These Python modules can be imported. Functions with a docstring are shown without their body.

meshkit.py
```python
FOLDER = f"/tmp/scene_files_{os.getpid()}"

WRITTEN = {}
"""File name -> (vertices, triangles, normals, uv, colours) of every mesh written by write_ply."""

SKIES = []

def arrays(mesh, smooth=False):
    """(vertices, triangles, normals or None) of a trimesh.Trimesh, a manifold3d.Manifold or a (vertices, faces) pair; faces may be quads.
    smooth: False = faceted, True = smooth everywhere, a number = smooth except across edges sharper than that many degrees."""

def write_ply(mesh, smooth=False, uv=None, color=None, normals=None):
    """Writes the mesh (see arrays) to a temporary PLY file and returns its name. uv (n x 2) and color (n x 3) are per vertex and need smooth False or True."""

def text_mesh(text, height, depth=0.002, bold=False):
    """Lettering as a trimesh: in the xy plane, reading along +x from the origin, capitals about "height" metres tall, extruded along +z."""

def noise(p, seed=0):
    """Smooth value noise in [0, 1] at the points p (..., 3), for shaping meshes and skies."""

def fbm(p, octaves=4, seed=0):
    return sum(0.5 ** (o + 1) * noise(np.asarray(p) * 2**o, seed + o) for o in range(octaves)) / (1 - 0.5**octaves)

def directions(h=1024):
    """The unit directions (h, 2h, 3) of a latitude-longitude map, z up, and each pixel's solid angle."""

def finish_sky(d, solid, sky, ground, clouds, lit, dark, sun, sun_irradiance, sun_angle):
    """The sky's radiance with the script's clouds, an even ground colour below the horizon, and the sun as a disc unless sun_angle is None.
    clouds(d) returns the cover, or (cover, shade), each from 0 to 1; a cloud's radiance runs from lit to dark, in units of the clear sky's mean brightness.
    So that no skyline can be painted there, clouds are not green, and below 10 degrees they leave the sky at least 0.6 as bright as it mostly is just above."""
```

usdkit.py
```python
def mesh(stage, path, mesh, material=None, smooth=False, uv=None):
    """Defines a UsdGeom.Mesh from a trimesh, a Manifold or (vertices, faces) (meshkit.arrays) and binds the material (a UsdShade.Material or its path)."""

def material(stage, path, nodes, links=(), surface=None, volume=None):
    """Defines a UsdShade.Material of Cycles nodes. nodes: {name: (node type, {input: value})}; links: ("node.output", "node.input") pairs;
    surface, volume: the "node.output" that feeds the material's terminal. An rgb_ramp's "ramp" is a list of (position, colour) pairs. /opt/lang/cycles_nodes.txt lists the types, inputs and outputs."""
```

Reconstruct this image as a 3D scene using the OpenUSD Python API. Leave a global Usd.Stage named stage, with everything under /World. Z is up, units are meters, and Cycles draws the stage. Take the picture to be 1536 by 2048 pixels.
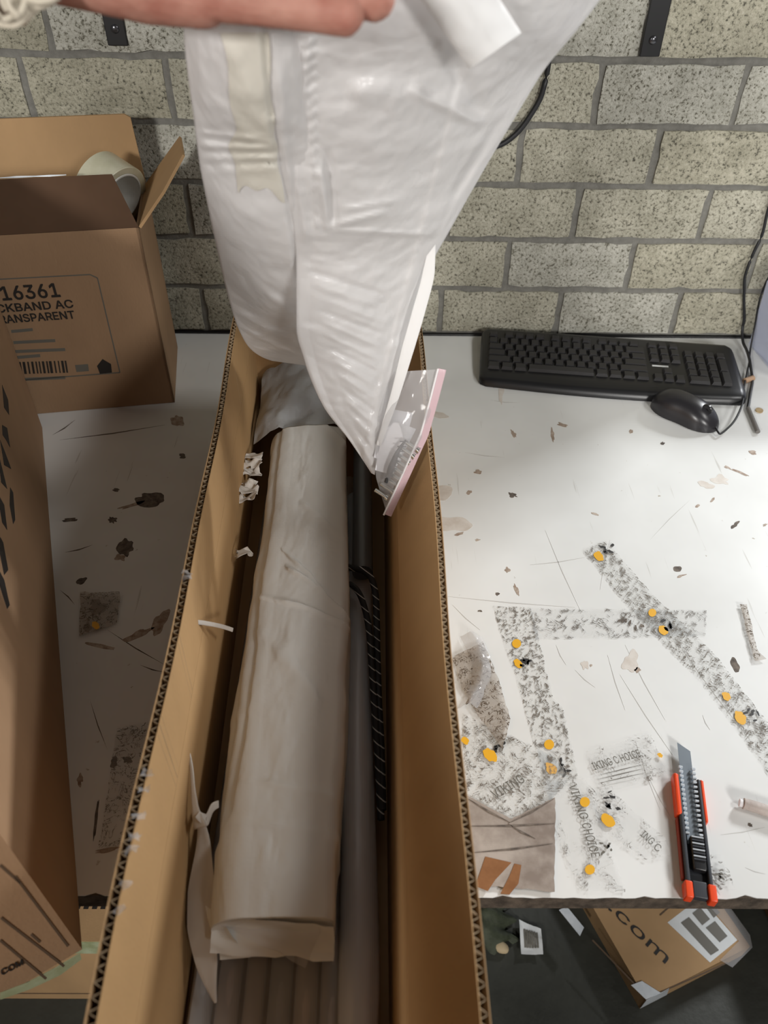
import math, random
import numpy as np, trimesh, manifold3d, usdkit, meshkit
from scipy.interpolate import PchipInterpolator
from shapely.geometry import Polygon, Point, LineString
from pxr import Usd, UsdGeom, UsdLux, UsdShade, Gf, Sdf, Vt
stage = Usd.Stage.CreateInMemory()
UsdGeom.SetStageUpAxis(stage, 'Z'); UsdGeom.SetStageMetersPerUnit(stage, 1.0)
UsdGeom.Xform.Define(stage, '/World'); UsdGeom.Scope.Define(stage, '/World/Looks')
rng = np.random.default_rng(7); random.seed(7)
T, W = 0.90, 1.327                       # bench top height, distance of the wall's brick faces
# ---------------------------------------------------------------- camera, sky, lamps, exposure
FPX = 1575.0
th, ro, ya = np.radians([43.0, 0.8, 0.55])
CAM = np.array([0, 0, 1.675])
Fv = np.array([math.sin(ya)*math.cos(th), math.cos(ya)*math.cos(th), -math.sin(th)])
R0 = np.array([math.cos(ya), -math.sin(ya), 0]); U0 = np.cross(R0, Fv)
Rv = R0*math.cos(ro)+U0*math.sin(ro); Uv = np.cross(Rv, Fv)
cam = UsdGeom.Camera.Define(stage, '/World/camera')
cam.CreateHorizontalApertureAttr(36.0); cam.CreateFocalLengthAttr(36.0*FPX/1536)
cam.CreateFStopAttr(9.0); cam.CreateFocusDistanceAttr(1.0)
cam.CreateClippingRangeAttr(Gf.Vec2f(0.02, 100))
cam.AddTransformOp().Set(Gf.Matrix4d(*Rv, 0, *Uv, 0, *(-Fv), 0, *CAM, 1))
cam.CreateExposureAttr(0.0)

def light(name, pos, target, w, h, power, color):
    l = UsdLux.RectLight.Define(stage, '/World/'+name)
    l.CreateWidthAttr(w); l.CreateHeightAttr(h); l.CreateIntensityAttr(power); l.CreateColorAttr(Gf.Vec3f(*color))
    z = np.array(pos, float)-np.array(target, float); z /= np.linalg.norm(z)
    x = np.cross([0, 0, 1.0], z); x /= np.linalg.norm(x); y = np.cross(z, x)
    l.AddTransformOp().Set(Gf.Matrix4d(*x, 0, *y, 0, *z, 0, *map(float, pos), 1))
    return l
light('daylight_opening', (2.5, 2.55, 2.34), (0.3, 0.6, 0.95), 0.40, 0.40, 190, (0.96, 0.985, 1.0))
light('ceiling_tube', (1.15, -1.9, 2.15), (0.0, 1.0, 1.2), 0.5, 0.4, 74, (1.0, 0.98, 0.95))
light('second_tube', (1.9, 0.15, 3.0), (0.35, 0.7, 0.9), 0.9, 0.3, 24, (1.0, 0.985, 0.96))
light('third_tube', (-1.55, -2.2, 2.45), (0.0, 1.0, 1.2), 0.5, 0.4, 115, (1.0, 0.975, 0.94))
dome = UsdLux.DomeLight.Define(stage, '/World/hall_ambient')
dome.CreateIntensityAttr(0.014); dome.CreateColorAttr(Gf.Vec3f(1.0, 0.97, 0.93))

# ---------------------------------------------------------------- where a sight line meets a plane of the place
def ray(x, y): return Fv+Rv*(x-768)/FPX-Uv*(y-1024)/FPX
def onz(x, y, z=T): r = ray(x, y); return CAM+r*((z-CAM[2])/r[2])
def ony(x, y, Y=W): r = ray(x, y); return CAM+r*(Y/r[1])
def dep(x, y, d): return CAM+ray(x, y)*d
A = np.array
# ---------------------------------------------------------------- object helpers
LOC = {'/World': np.zeros(3)}
def numbered(parent, name):
    n, k = name, 0
    while stage.GetPrimAtPath(parent+'/'+n): k += 1; n = f'{name}_{k:03d}'
    return parent+'/'+n
def keys(p, label=None, cat=None, group=None, kind=None):
    for k, v in (('label', label), ('category', cat), ('group', group), ('kind', kind)):
        if v: p.SetCustomDataByKey(k, v)
def thing(name, label, cat, loc=(0, 0, 0), group=None, kind=None):
    p = numbered('/World', name); x = UsdGeom.Xform.Define(stage, p); x.AddTranslateOp().Set(Gf.Vec3d(*map(float, loc)))
    LOC[p] = A(loc, float); keys(x.GetPrim(), label, cat, group, kind); return p
def cat_(ms): return trimesh.util.concatenate([m for m in ms])
def arr(mesh):
    if hasattr(mesh, 'to_mesh'):
        m = mesh.to_mesh(); return trimesh.Trimesh(m.vert_properties[:, :3], m.tri_verts, process=False)
    if isinstance(mesh, (tuple, list)):
        v, f = A(mesh[0], float), A(mesh[1], int)
        if f.shape[1] == 4: f = np.vstack([f[:, [0, 1, 2]], f[:, [0, 2, 3]]])
        return trimesh.Trimesh(v, f, process=False)
    return mesh
def obj(name, mesh, mat, parent='/World', smooth=False, label=None, cat=None, group=None, kind=None):
    """One Mesh; the vertices are given in world space and stored relative to the thing's base."""
    m = arr(mesh).copy(); top = '/'.join(parent.split('/')[:3])
    m.vertices = m.vertices-LOC.get(top, np.zeros(3))
    p = numbered(parent, name); g = usdkit.mesh(stage, p, m, mat, smooth)
    keys(g.GetPrim(), label, cat, group, kind); return p
def box(lo, hi):
    lo, hi = A(lo, float), A(hi, float); m = trimesh.creation.box(hi-lo); m.apply_translation((lo+hi)/2); return m
def rbox(lo, hi, r=.003, seg=8):
    lo, hi = A(lo, float)+r, A(hi, float)-r; s = manifold3d.Manifold.sphere(r, seg)
    return arr(manifold3d.Manifold.batch_hull([s.translate([x, y, z]) for x in (lo[0], hi[0]) for y in (lo[1], hi[1]) for z in (lo[2], hi[2])]))
def frame(o, x, y, z):
    M = np.eye(4); M[:3, 0], M[:3, 1], M[:3, 2], M[:3, 3] = x, y, z, o; return M
def unit(v): v = A(v, float); return v/np.linalg.norm(v)
def placed(m, o, x, up):
    x = unit(x); z = unit(np.cross(x, up)); y = np.cross(z, x); m = m.copy(); m.apply_transform(frame(o, x, y, z)); return m
def slab(poly, th):
    """A thick plate from a 3D polygon (its points in one plane), th along its normal."""
    p = A(poly, float); n = np.zeros(3)
    for i in range(len(p)): n += np.cross(p[i]-p[0], p[(i+1) % len(p)]-p[0])
    n = unit(n); x = unit(p[1]-p[0]); y = np.cross(n, x); q = np.c_[(p-p[0])@x, (p-p[0])@y]
    pg = Polygon(q)
    if not pg.is_valid: pg = pg.buffer(0)
    if pg.geom_type != 'Polygon': pg = max(pg.geoms, key=lambda g: g.area)
    m = trimesh.creation.extrude_polygon(pg, abs(th), engine='earcut')
    if th < 0: m.apply_translation([0, 0, th])
    m.apply_transform(frame(p[0], x, y, n)); return m
def flat(px, z=T, th=.0003, lift=.0):
    """A thin piece lying on the bench, its outline given by sight lines onto the bench top."""
    q = A([onz(x, y, z)[:2] for x, y in px]); pg = Polygon(q).buffer(0)
    if pg.geom_type != 'Polygon': pg = max(pg.geoms, key=lambda g: g.area)
    m = trimesh.creation.extrude_polygon(pg, th, engine='earcut'); m.apply_translation([0, 0, z+lift]); return m
def resample(pts, n=60):
    p = A(pts, float); t = np.r_[0, np.cumsum(np.linalg.norm(np.diff(p, axis=0), axis=1))]
    return PchipInterpolator(t, p)(np.linspace(0, t[-1], n))
def tube(pts, r, sides=8, n=60):
    p = resample(pts, n) if n else A(pts, float); t = unit_rows(np.gradient(p, axis=0)); up = A([0, 0, 1.0])
    a = np.cross(t, up); bad = np.linalg.norm(a, axis=1) < .05; a[bad] = np.cross(t[bad], [1.0, 0, 0]); a = unit_rows(a); b = np.cross(t, a)
    ang = np.arange(sides)*2*np.pi/sides; rr = np.broadcast_to(r, (len(p),)) if np.ndim(r) == 0 else np.interp(np.linspace(0, 1, len(p)), np.linspace(0, 1, len(r)), r)
    v = p[:, None]+rr[:, None, None]*(np.cos(ang)[None, :, None]*a[:, None]+np.sin(ang)[None, :, None]*b[:, None])
    i, j = np.meshgrid(np.arange(len(p)-1), np.arange(sides), indexing='ij'); k = (j+1) % sides
    f = np.stack([i*sides+j, i*sides+k, (i+1)*sides+k, (i+1)*sides+j], -1).reshape(-1, 4)
    v = v.reshape(-1, 3); nv = len(v); v = np.vstack([v, p[0], p[-1]]); f = np.vstack([f[:, [0, 1, 2]], f[:, [0, 2, 3]]])
    caps = [[nv, (j+1) % sides, j] for j in range(sides)]+[[nv+1, nv-sides+j, nv-sides+(j+1) % sides] for j in range(sides)]
    return trimesh.Trimesh(v, np.vstack([f, caps]), process=False)
def unit_rows(a): return a/np.maximum(np.linalg.norm(a, axis=-1, keepdims=True), 1e-12)
def sheet(P, th):
    """A thin closed shell from a grid of points P (n x m x 3), th thick along its normals."""
    n, m, _ = P.shape; du = np.gradient(P, axis=0); dv = np.gradient(P, axis=1); N = unit_rows(np.cross(du, dv))
    V = np.vstack([P.reshape(-1, 3), (P+N*th).reshape(-1, 3)]); i, j = np.meshgrid(np.arange(n-1), np.arange(m-1), indexing='ij')
    a = (i*m+j).ravel(); q = np.c_[a, a+m, a+m+1, a+1]; o = n*m
    rim = [i*m for i in range(n)]+[(n-1)*m+j for j in range(1, m)]+[i*m+m-1 for i in range(n-2, -1, -1)]+[j for j in range(m-2, 0, -1)]
    s = [[rim[k], rim[(k+1) % len(rim)], rim[(k+1) % len(rim)]+o, rim[k]+o] for k in range(len(rim))]
    F = np.vstack([q[:, ::-1], q+o, A(s)]); return arr((V, F))
def text(s, h, o, x, up, depth=.0004, bold=False):
    return placed(meshkit.text_mesh(s, h, depth, bold), o, x, up)
# ---------------------------------------------------------------- materials
def srgb(r, g, b): return tuple(((c/255+.055)/1.055)**2.4 if c/255 > .04 else c/255/12.92 for c in (r, g, b))
def M(name, nodes, links, surface='p.BSDF'): return usdkit.material(stage, '/World/Looks/'+name, nodes, links, surface=surface)
def plain(name, col, rough=.5, metallic=0.0, **k): return M(name, {'p': ('principled_bsdf', {'base_color': col, 'roughness': rough, 'metallic': metallic, **k})}, [])
def mottled(name, c1, c2, scale, rough=.6, bump=.0, bscale=None, stretch=(1, 1, 1), detail=5, lo=.35, hi=.65, **k):
    n = {'t': ('geometry', {}), 'm': ('mapping', {'scale': stretch}), 'n': ('noise_texture', {'scale': scale, 'detail': detail, 'roughness': .6}),
         'r': ('rgb_ramp', {'ramp': [(lo, c1), (hi, c2)]}), 'p': ('principled_bsdf', {'roughness': rough, **k})}
    l = [('t.position', 'm.vector'), ('m.vector', 'n.vector'), ('n.fac', 'r.fac'), ('r.color', 'p.base_color')]
    if bump:
        n['n2'] = ('noise_texture', {'scale': bscale or scale*2, 'detail': 4}); n['b'] = ('bump', {'strength': 1.0, 'distance': bump})
        l += [('m.vector', 'n2.vector'), ('n2.fac', 'b.height'), ('b.normal', 'p.normal')]
    return M(name, n, l)
def cardboard(name, c, dark=.88): return mottled(name, tuple(x*dark for x in c), c, 14, .75, .00025, 300, (1, 1, .5), 6, .3, .7, specular_ior_level=.25)
KRAFT = (.43, .27, .135)
m_kraft = cardboard('kraft_board', KRAFT)
m_kraft_in = cardboard('kraft_board_inside', (.47, .29, .135))
m_kraft_dark = cardboard('kraft_board_brown', (.34, .215, .125))
m_flute = cardboard('kraft_flute', (.40, .30, .19), .7)
m_brown_tape = mottled('brown_packing_tape', (.085, .048, .028), (.105, .06, .036), 8, .28)
m_ink = plain('black_print', (.018, .015, .013), .6)
m_ink_soft = plain('grey_print', (.13, .12, .10), .6)
m_label = mottled('paper_label', (.60, .62, .62), (.68, .69, .69), 20, .6)
m_white_tape = mottled('white_sealing_tape', (.52, .56, .60), (.66, .69, .72), 30, .3)
m_green_tape = mottled('greenish_clear_tape', (.30, .33, .17), (.46, .50, .33), 25, .18)
# concrete brick: pale aggregate with dark pits
def brick_mat(name, base, warm):
    n = {'t': ('geometry', {}), 'n1': ('noise_texture', {'scale': 210, 'detail': 3, 'roughness': .7}), 'r1': ('rgb_ramp', {'ramp': [(.27, (.075, .07, .058)), (.37, (.20, .19, .15)), (.46, base), (.66, warm), (.8, (.74, .72, .64))]}),
         'n2': ('noise_texture', {'scale': 26, 'detail': 3}), 'r2': ('rgb_ramp', {'ramp': [(.3, (.72, .72, .70)), (.7, (1.0, 1.0, 1.0))]}), 'x': ('mix', {'mix_type': 'multiply', 'fac': 1.0}),
         'b': ('bump', {'strength': 1.0, 'distance': .0022}), 'p': ('principled_bsdf', {'roughness': .95, 'specular_ior_level': .1})}
    return M(name, n, [('t.position', 'n1.vector'), ('t.position', 'n2.vector'), ('n1.fac', 'r1.fac'), ('n2.fac', 'r2.fac'), ('r1.color', 'x.color1'), ('r2.color', 'x.color2'), ('x.color', 'p.base_color'), ('n1.fac', 'b.height'), ('b.normal', 'p.normal')])
m_bricks = [brick_mat('concrete_brick', (.46, .44, .355), (.58, .56, .465)), brick_mat('concrete_brick_grey', (.48, .47, .41), (.60, .59, .53)), brick_mat('concrete_brick_warm', (.43, .41, .32), (.55, .52, .42))]
m_mortar = mottled('grey_mortar', (.165, .16, .143), (.225, .22, .197), 60, .9, .0012, 160)
m_floor = mottled('dark_concrete_floor', (.022, .023, .018), (.045, .047, .038), 9, .55, .0008, 60, lo=.3, hi=.75)
# bench laminate with fine scratches and grime
n = {'t': ('geometry', {}), 'n1': ('noise_texture', {'scale': 5, 'detail': 4}), 'r1': ('rgb_ramp', {'ramp': [(.3, (.70, .705, .69)), (.65, (.80, .81, .80))]}),
     'm': ('mapping', {'rotation': (0, 0, .5), 'scale': (1, .06, 1)}), 'n2': ('noise_texture', {'scale': 130, 'detail': 2}), 'r2': ('rgb_ramp', {'ramp': [(.70, (1, 1, 1)), (.76, (.72, .70, .67))]}),
     'n3': ('noise_texture', {'scale': 90, 'detail': 3}), 'r3': ('rgb_ramp', {'ramp': [(.72, (1, 1, 1)), (.79, (.55, .48, .40))]}),
     'x': ('mix', {'mix_type': 'multiply', 'fac': .8}), 'x2': ('mix', {'mix_type': 'multiply', 'fac': 1.0}), 'p': ('principled_bsdf', {'roughness': .32, 'specular_ior_level': .5})}
m_bench = M('white_worn_laminate', n, [('t.position', 'n1.vector'), ('t.position', 'm.vector'), ('m.vector', 'n2.vector'), ('t.position', 'n3.vector'), ('n1.fac', 'r1.fac'), ('n2.fac', 'r2.fac'), ('n3.fac', 'r3.fac'), ('r1.color', 'x.color1'), ('r2.color', 'x.color2'), ('x.color', 'x2.color1'), ('r3.color', 'x2.color2'), ('x2.color', 'p.base_color')])
m_core = mottled('chipboard_core', (.05, .038, .028), (.13, .10, .075), 70, .9, .001, 200)
m_steel = plain('painted_steel_frame', (.05, .055, .06), .5)
m_stain = mottled('brown_stain', (.27, .19, .14), (.50, .42, .35), 120, .7)
m_stain_dark = mottled('dark_stain', (.07, .055, .045), (.20, .165, .135), 120, .8)
m_tan = mottled('glue_stain', (.60, .54, .48), (.70, .66, .61), 60, .45)
m_scratch = plain('scratch_line', (.54, .53, .51), .7)
def film(name, tint, dirt, wd, scale, clear=.8, rough=.2, distort=2.0, cover=.42):
    """Clear tape stuck down: mostly see-through with grime caught in its thin creases."""
    n = {'t': ('geometry', {}), 'n': ('noise_texture', {'scale': scale, 'detail': 3, 'roughness': .6, 'distortion': distort}), 'g': ('noise_texture', {'scale': scale*1.3, 'detail': 2}),
         'h': ('rgb_ramp', {'ramp': [(cover, (0, 0, 0)), (cover+.1, (1, 1, 1))]}), 'd': ('rgb_ramp', {'ramp': [(.5-wd*1.8, (0, 0, 0)), (.5-wd, (1, 1, 1)), (.5+wd, (1, 1, 1)), (.5+wd*1.8, (0, 0, 0))]}), 'k': ('math', {'math_type': 'multiply'}),
         'r': ('rgb_ramp', {'ramp': [(0, tint), (1, dirt)]}), 'q': ('rgb_ramp', {'ramp': [(0, (1-clear,)*3), (1, (.92, .92, .92))]}), 'p': ('principled_bsdf', {'roughness': rough}), 'c': ('transparent_bsdf', {}), 'x': ('mix_closure', {})}
    return M(name, n, [('t.position', 'n.vector'), ('t.position', 'g.vector'), ('n.fac', 'd.fac'), ('g.fac', 'h.fac'), ('d.color', 'k.value1'), ('h.color', 'k.value2'), ('k.value', 'r.fac'), ('k.value', 'q.fac'), ('r.color', 'p.base_color'), ('q.color', 'x.fac'), ('c.BSDF', 'x.closure1'), ('p.BSDF', 'x.closure2')], 'x.closure')
m_tape = film('dirty_clear_tape', (.68, .68, .65), (.20, .175, .15), .017, 100, .92, .2, 1.4, .42)
m_tape_clean = film('clear_tape', (.66, .66, .65), (.18, .16, .14), .012, 60, .93)
m_tape_print = film('printed_clear_tape', (.68, .68, .67), (.22, .20, .18), .006, 50, .93, cover=.46)
m_tape_tan = film('yellowed_tape', (.47, .40, .33), (.12, .09, .065), .02, 80, .7)
m_patch = mottled('grimy_tape_patch', (.25, .205, .175), (.46, .405, .36), 26, .4, detail=8)
m_patch_brown = mottled('brown_tape_scrap', (.20, .085, .032), (.30, .14, .06), 40, .35)
m_yellow = plain('yellow_dot', (.80, .42, .02), .4)
# white bag film: lets light through
def poly_film(name, col, mixf=.4, rough=.27, bump=.0012, scale=70, stretch=(1, 1, .35)):
    n = {'t': ('geometry', {}), 'm': ('mapping', {'scale': stretch}), 'n': ('noise_texture', {'scale': scale, 'detail': 3}), 'b': ('bump', {'strength': 1.0, 'distance': bump}),
         'p': ('principled_bsdf', {'base_color': col, 'roughness': rough, 'specular_ior_level': .5}), 'l': ('translucent_bsdf', {'color': col}), 'x': ('mix_closure', {'fac': mixf})}
    return M(name, n, [('t.position', 'm.vector'), ('m.vector', 'n.vector'), ('n.fac', 'b.height'), ('b.normal', 'p.normal'), ('p.BSDF', 'x.closure1'), ('l.BSDF', 'x.closure2')], 'x.closure')
m_bag = poly_film('white_bag_film', (.86, .845, .84))
m_bag_cream = poly_film('cream_film', (.85, .825, .755))
m_hem = poly_film('bag_hem', (.93, .92, .91), .2, .25)
m_wrap = poly_film('package_wrap', (.81, .80, .765), .15, .42, .0007, 60)
m_foam = poly_film('foam_strip', (.74, .69, .63), .25, .5)
m_pole = mottled('pole_in_film', (.52, .47, .44), (.60, .55, .52), 30, .33)
m_pole_blue = mottled('grey_blue_pole_in_film', (.40, .405, .415), (.52, .515, .52), 18, .3, stretch=(1, .2, 1))
m_pole_dark = plain('dark_pole', (.05, .052, .055), .35)
m_grey_film = poly_film('grey_film', (.42, .42, .42), .2, .25, .0015, 45, (1, 1, 1))
def clear(name, tint, f=.12, rough=.08, bump=.0006):
    n = {'t': ('geometry', {}), 'n': ('noise_texture', {'scale': 45, 'detail': 2}), 'b': ('bump', {'strength': 1.0, 'distance': bump}), 'g': ('principled_bsdf', {'base_color': tint, 'roughness': rough}), 'c': ('transparent_bsdf', {'color': (.95, .95, .95)}), 'x': ('mix_closure', {'fac': f})}
    return M(name, n, [('t.position', 'n.vector'), ('n.fac', 'b.height'), ('b.normal', 'g.normal'), ('c.BSDF', 'x.closure1'), ('g.BSDF', 'x.closure2')], 'x.closure')
m_clear = clear('clear_plastic', (.8, .78, .78), .16)
m_clear_thin = clear('clear_plastic_thin', (.8, .8, .8), .14)
m_zip = plain('pink_zip_strip', (.60, .43, .46), .35)
m_zip_white = plain('white_zip_strip', (.80, .78, .78), .3)
m_paper = mottled('instruction_paper', (.76, .75, .78), (.84, .83, .85), 15, .7)
m_metal = plain('zinc_metal', (.72, .74, .72), .22, 1.0)
m_black = plain('black_plastic', (.012, .012, .013), .32)
m_key = plain('black_key_plastic', (.026, .025, .026), .38)
m_mouse = plain('dark_mouse_plastic', (.022, .021, .024), .30)
m_cable = plain('black_cable', (.014, .014, .016), .45)
m_cable_grey = plain('grey_cable', (.10, .10, .11), .45)
m_bracket = plain('black_powder_coat', (.008, .008, .009), .4)
m_orange = plain('orange_plastic', (.80, .07, .012), .35)
m_knife_black = plain('knife_black_plastic', (.03, .033, .04), .4)
m_blade = plain('blade_steel', (.50, .56, .62), .28, .9)
m_rib = plain('pale_rib', (.62, .66, .70), .35, .5)
m_bin = clear('bluish_plastic', (.74, .78, .92), .45, .25)
m_roll = mottled('clear_tape_roll', (.52, .50, .36), (.60, .58, .45), 30, .25)
m_roll_side = mottled('tape_roll_side', (.60, .62, .60), (.72, .73, .71), 40, .3)
m_wood = plain('grey_stick', (.16, .15, .14), .7)
m_sleeve = mottled('tan_knit', (.20, .12, .07), (.30, .19, .11), 90, .95, .002, 160)
m_fleece = plain('cream_yarn', (.52, .47, .38), .95)
m_junk = mottled('olive_plastic_scrap', (.018, .022, .013), (.05, .058, .034), 25, .6, .003, 40, specular_ior_level=.25)
m_pebble = plain('tan_scrap', (.42, .33, .2), .7)
# skin
n = {'t': ('geometry', {}), 'n': ('noise_texture', {'scale': 55, 'detail': 4}), 'r': ('rgb_ramp', {'ramp': [(.3, (.33, .135, .10)), (.7, (.45, .235, .18))]}), 'n2': ('noise_texture', {'scale': 420, 'detail': 3}), 'b': ('bump', {'strength': .6, 'distance': .0006}),
     'p': ('principled_bsdf', {'roughness': .62, 'specular_ior_level': .3, 'subsurface_weight': .12, 'subsurface_scale': .004, 'subsurface_radius': (1, .3, .2)})}
m_skin = M('skin', n, [('t.position', 'n.vector'), ('t.position', 'n2.vector'), ('n.fac', 'r.fac'), ('r.color', 'p.base_color'), ('n2.fac', 'b.height'), ('b.normal', 'p.normal')])
m_nail = plain('finger_nail', (.62, .40, .34), .3)

# ================================================================ THE SETTING
wall = thing('wall_back', 'grey mortared wall of speckled concrete bricks behind the bench', None, (0, W, 0), kind='structure')
obj('mortar', box((-1.75, W+.005, 0), (.84, W+.12, 1.95)), m_mortar, wall)
HB, LB, JT = .0933, .22, .011
OFF = {0: -.546, 1: .2253, 2: .334, 3: .2264, 4: .113}
for r in range(-4, 9):
    ztop = 1.3673-HB*r-JT/2; zb = ztop-(HB-JT)
    off = OFF.get(r, (.11*(r % 2))+.03*((r*7) % 3))
    k0 = math.ceil((-1.6-off)/LB)
    for k in range(k0, k0+15):
        x0 = off+k*LB+JT/2; x1 = x0+LB-JT
        if x0 > .78: break
        x1 = min(x1, .835)
        nx, nz = 10, 5
        gx, gz = np.meshgrid(np.linspace(0, 1, nx), np.linspace(0, 1, nz), indexing='ij')
        X = x0+(x1-x0)*gx; Zz = zb+(ztop-zb)*gz
        edge = np.minimum(np.minimum(gx, 1-gx)*(x1-x0), np.minimum(gz, 1-gz)*(ztop-zb))
        jit = rng.normal(0, .0011, (nx, nz, 2)); jit[1:-1, 1:-1] *= .3
        Yy = W+rng.normal(0, .0006, (nx, nz))+np.where(edge < 1e-6, .0022, 0)+rng.normal(0, .0008)
        X = X+jit[..., 0]; Zz = Zz+jit[..., 1]
        P = np.stack([X, Yy, Zz], -1); v = P.reshape(-1, 3)
        i, j = np.meshgrid(np.arange(nx-1), np.arange(nz-1), indexing='ij'); a = (i*nz+j).ravel(); q = np.c_[a, a+nz, a+nz+1, a+1]
        rim = [i*nz for i in range(nx)]+[(nx-1)*nz+j for j in range(1, nz)]+[i*nz+nz-1 for i in range(nx-2, -1, -1)]+[j for j in range(nz-2, 0, -1)]
        o = len(v); back = v[rim].copy(); back[:, 1] = W+.02; v = np.vstack([v, back]); mrim = len(rim)
        s = [[rim[(k2+1) % mrim], rim[k2], o+k2, o+(k2+1) % mrim] for k2 in range(mrim)]
        obj('brick', arr((v, np.vstack([q, s]))), m_bricks[int(rng.integers(3))], wall, smooth=40)
obj('floor', box((-2.2, -1.6, -.05), (2.2, W+.12, 0)), m_floor, kind='structure', label='dark grimy concrete floor under the bench')

# ================================================================ WORKBENCH
YF = .296
bench = thing('workbench', 'white laminate packing bench with chipped front edge, scratches and stains', 'workbench', (0, .8, 0))
xs = np.linspace(-1.25, 1.25, 260); fr = YF+.0012*rng.random(260)+np.where(rng.random(260) < .16, rng.random(260)*.004, 0)
top = Polygon([(x, y) for x, y in zip(xs, fr)]+[(1.25, W-.004), (-1.25, W-.004)])
tm = trimesh.creation.extrude_polygon(top, .0012, engine='earcut'); tm.apply_translation([0, 0, T-.0012])
obj('laminate_top', tm, m_bench, bench)
obj('core_board', box((-1.245, YF+.0015, T-.028), (1.245, W-.005, T-.0013)), m_core, bench)
for sx in (-1.18, 1.18):
    for sy in (YF+.10, W-.08): obj('leg', rbox((sx-.025, sy-.025, 0), (sx+.025, sy+.025, T-.0285), .003), m_steel, bench)
for sy in (YF+.10, W-.08): obj('frame_rail', rbox((-1.154, sy-.015, T-.075), (1.154, sy+.015, T-.0285), .003), m_steel, bench)
obj('back_gap_strip', rbox((-1.2, W-.0035, T-.02), (1.2, W+.004, T+.003), .001), m_black, bench, label='dark grimy strip where bench meets wall')
def blob(px, py, rx, ry, ang=0, seed=0, rough=.35, n=18):
    """Irregular outline in sight-line pixels around a point of the bench."""
    g = np.random.default_rng(seed+int(px*7+py)); a = np.linspace(0, 2*np.pi, n, endpoint=False)
    n = 28; a = np.linspace(0, 2*np.pi, n, endpoint=False); k = np.clip(1+rough*.62*sum(g.normal()*np.cos(h*a+g.random()*6.3)/h**.6 for h in range(2, 8)), .3, 1.9); x, y = rx*k*np.cos(a), ry*k*np.sin(a); c, s = math.cos(ang), math.sin(ang)
    return [(px+c*u-s*v, py+s*u+c*v) for u, v in zip(x, y)]
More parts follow.
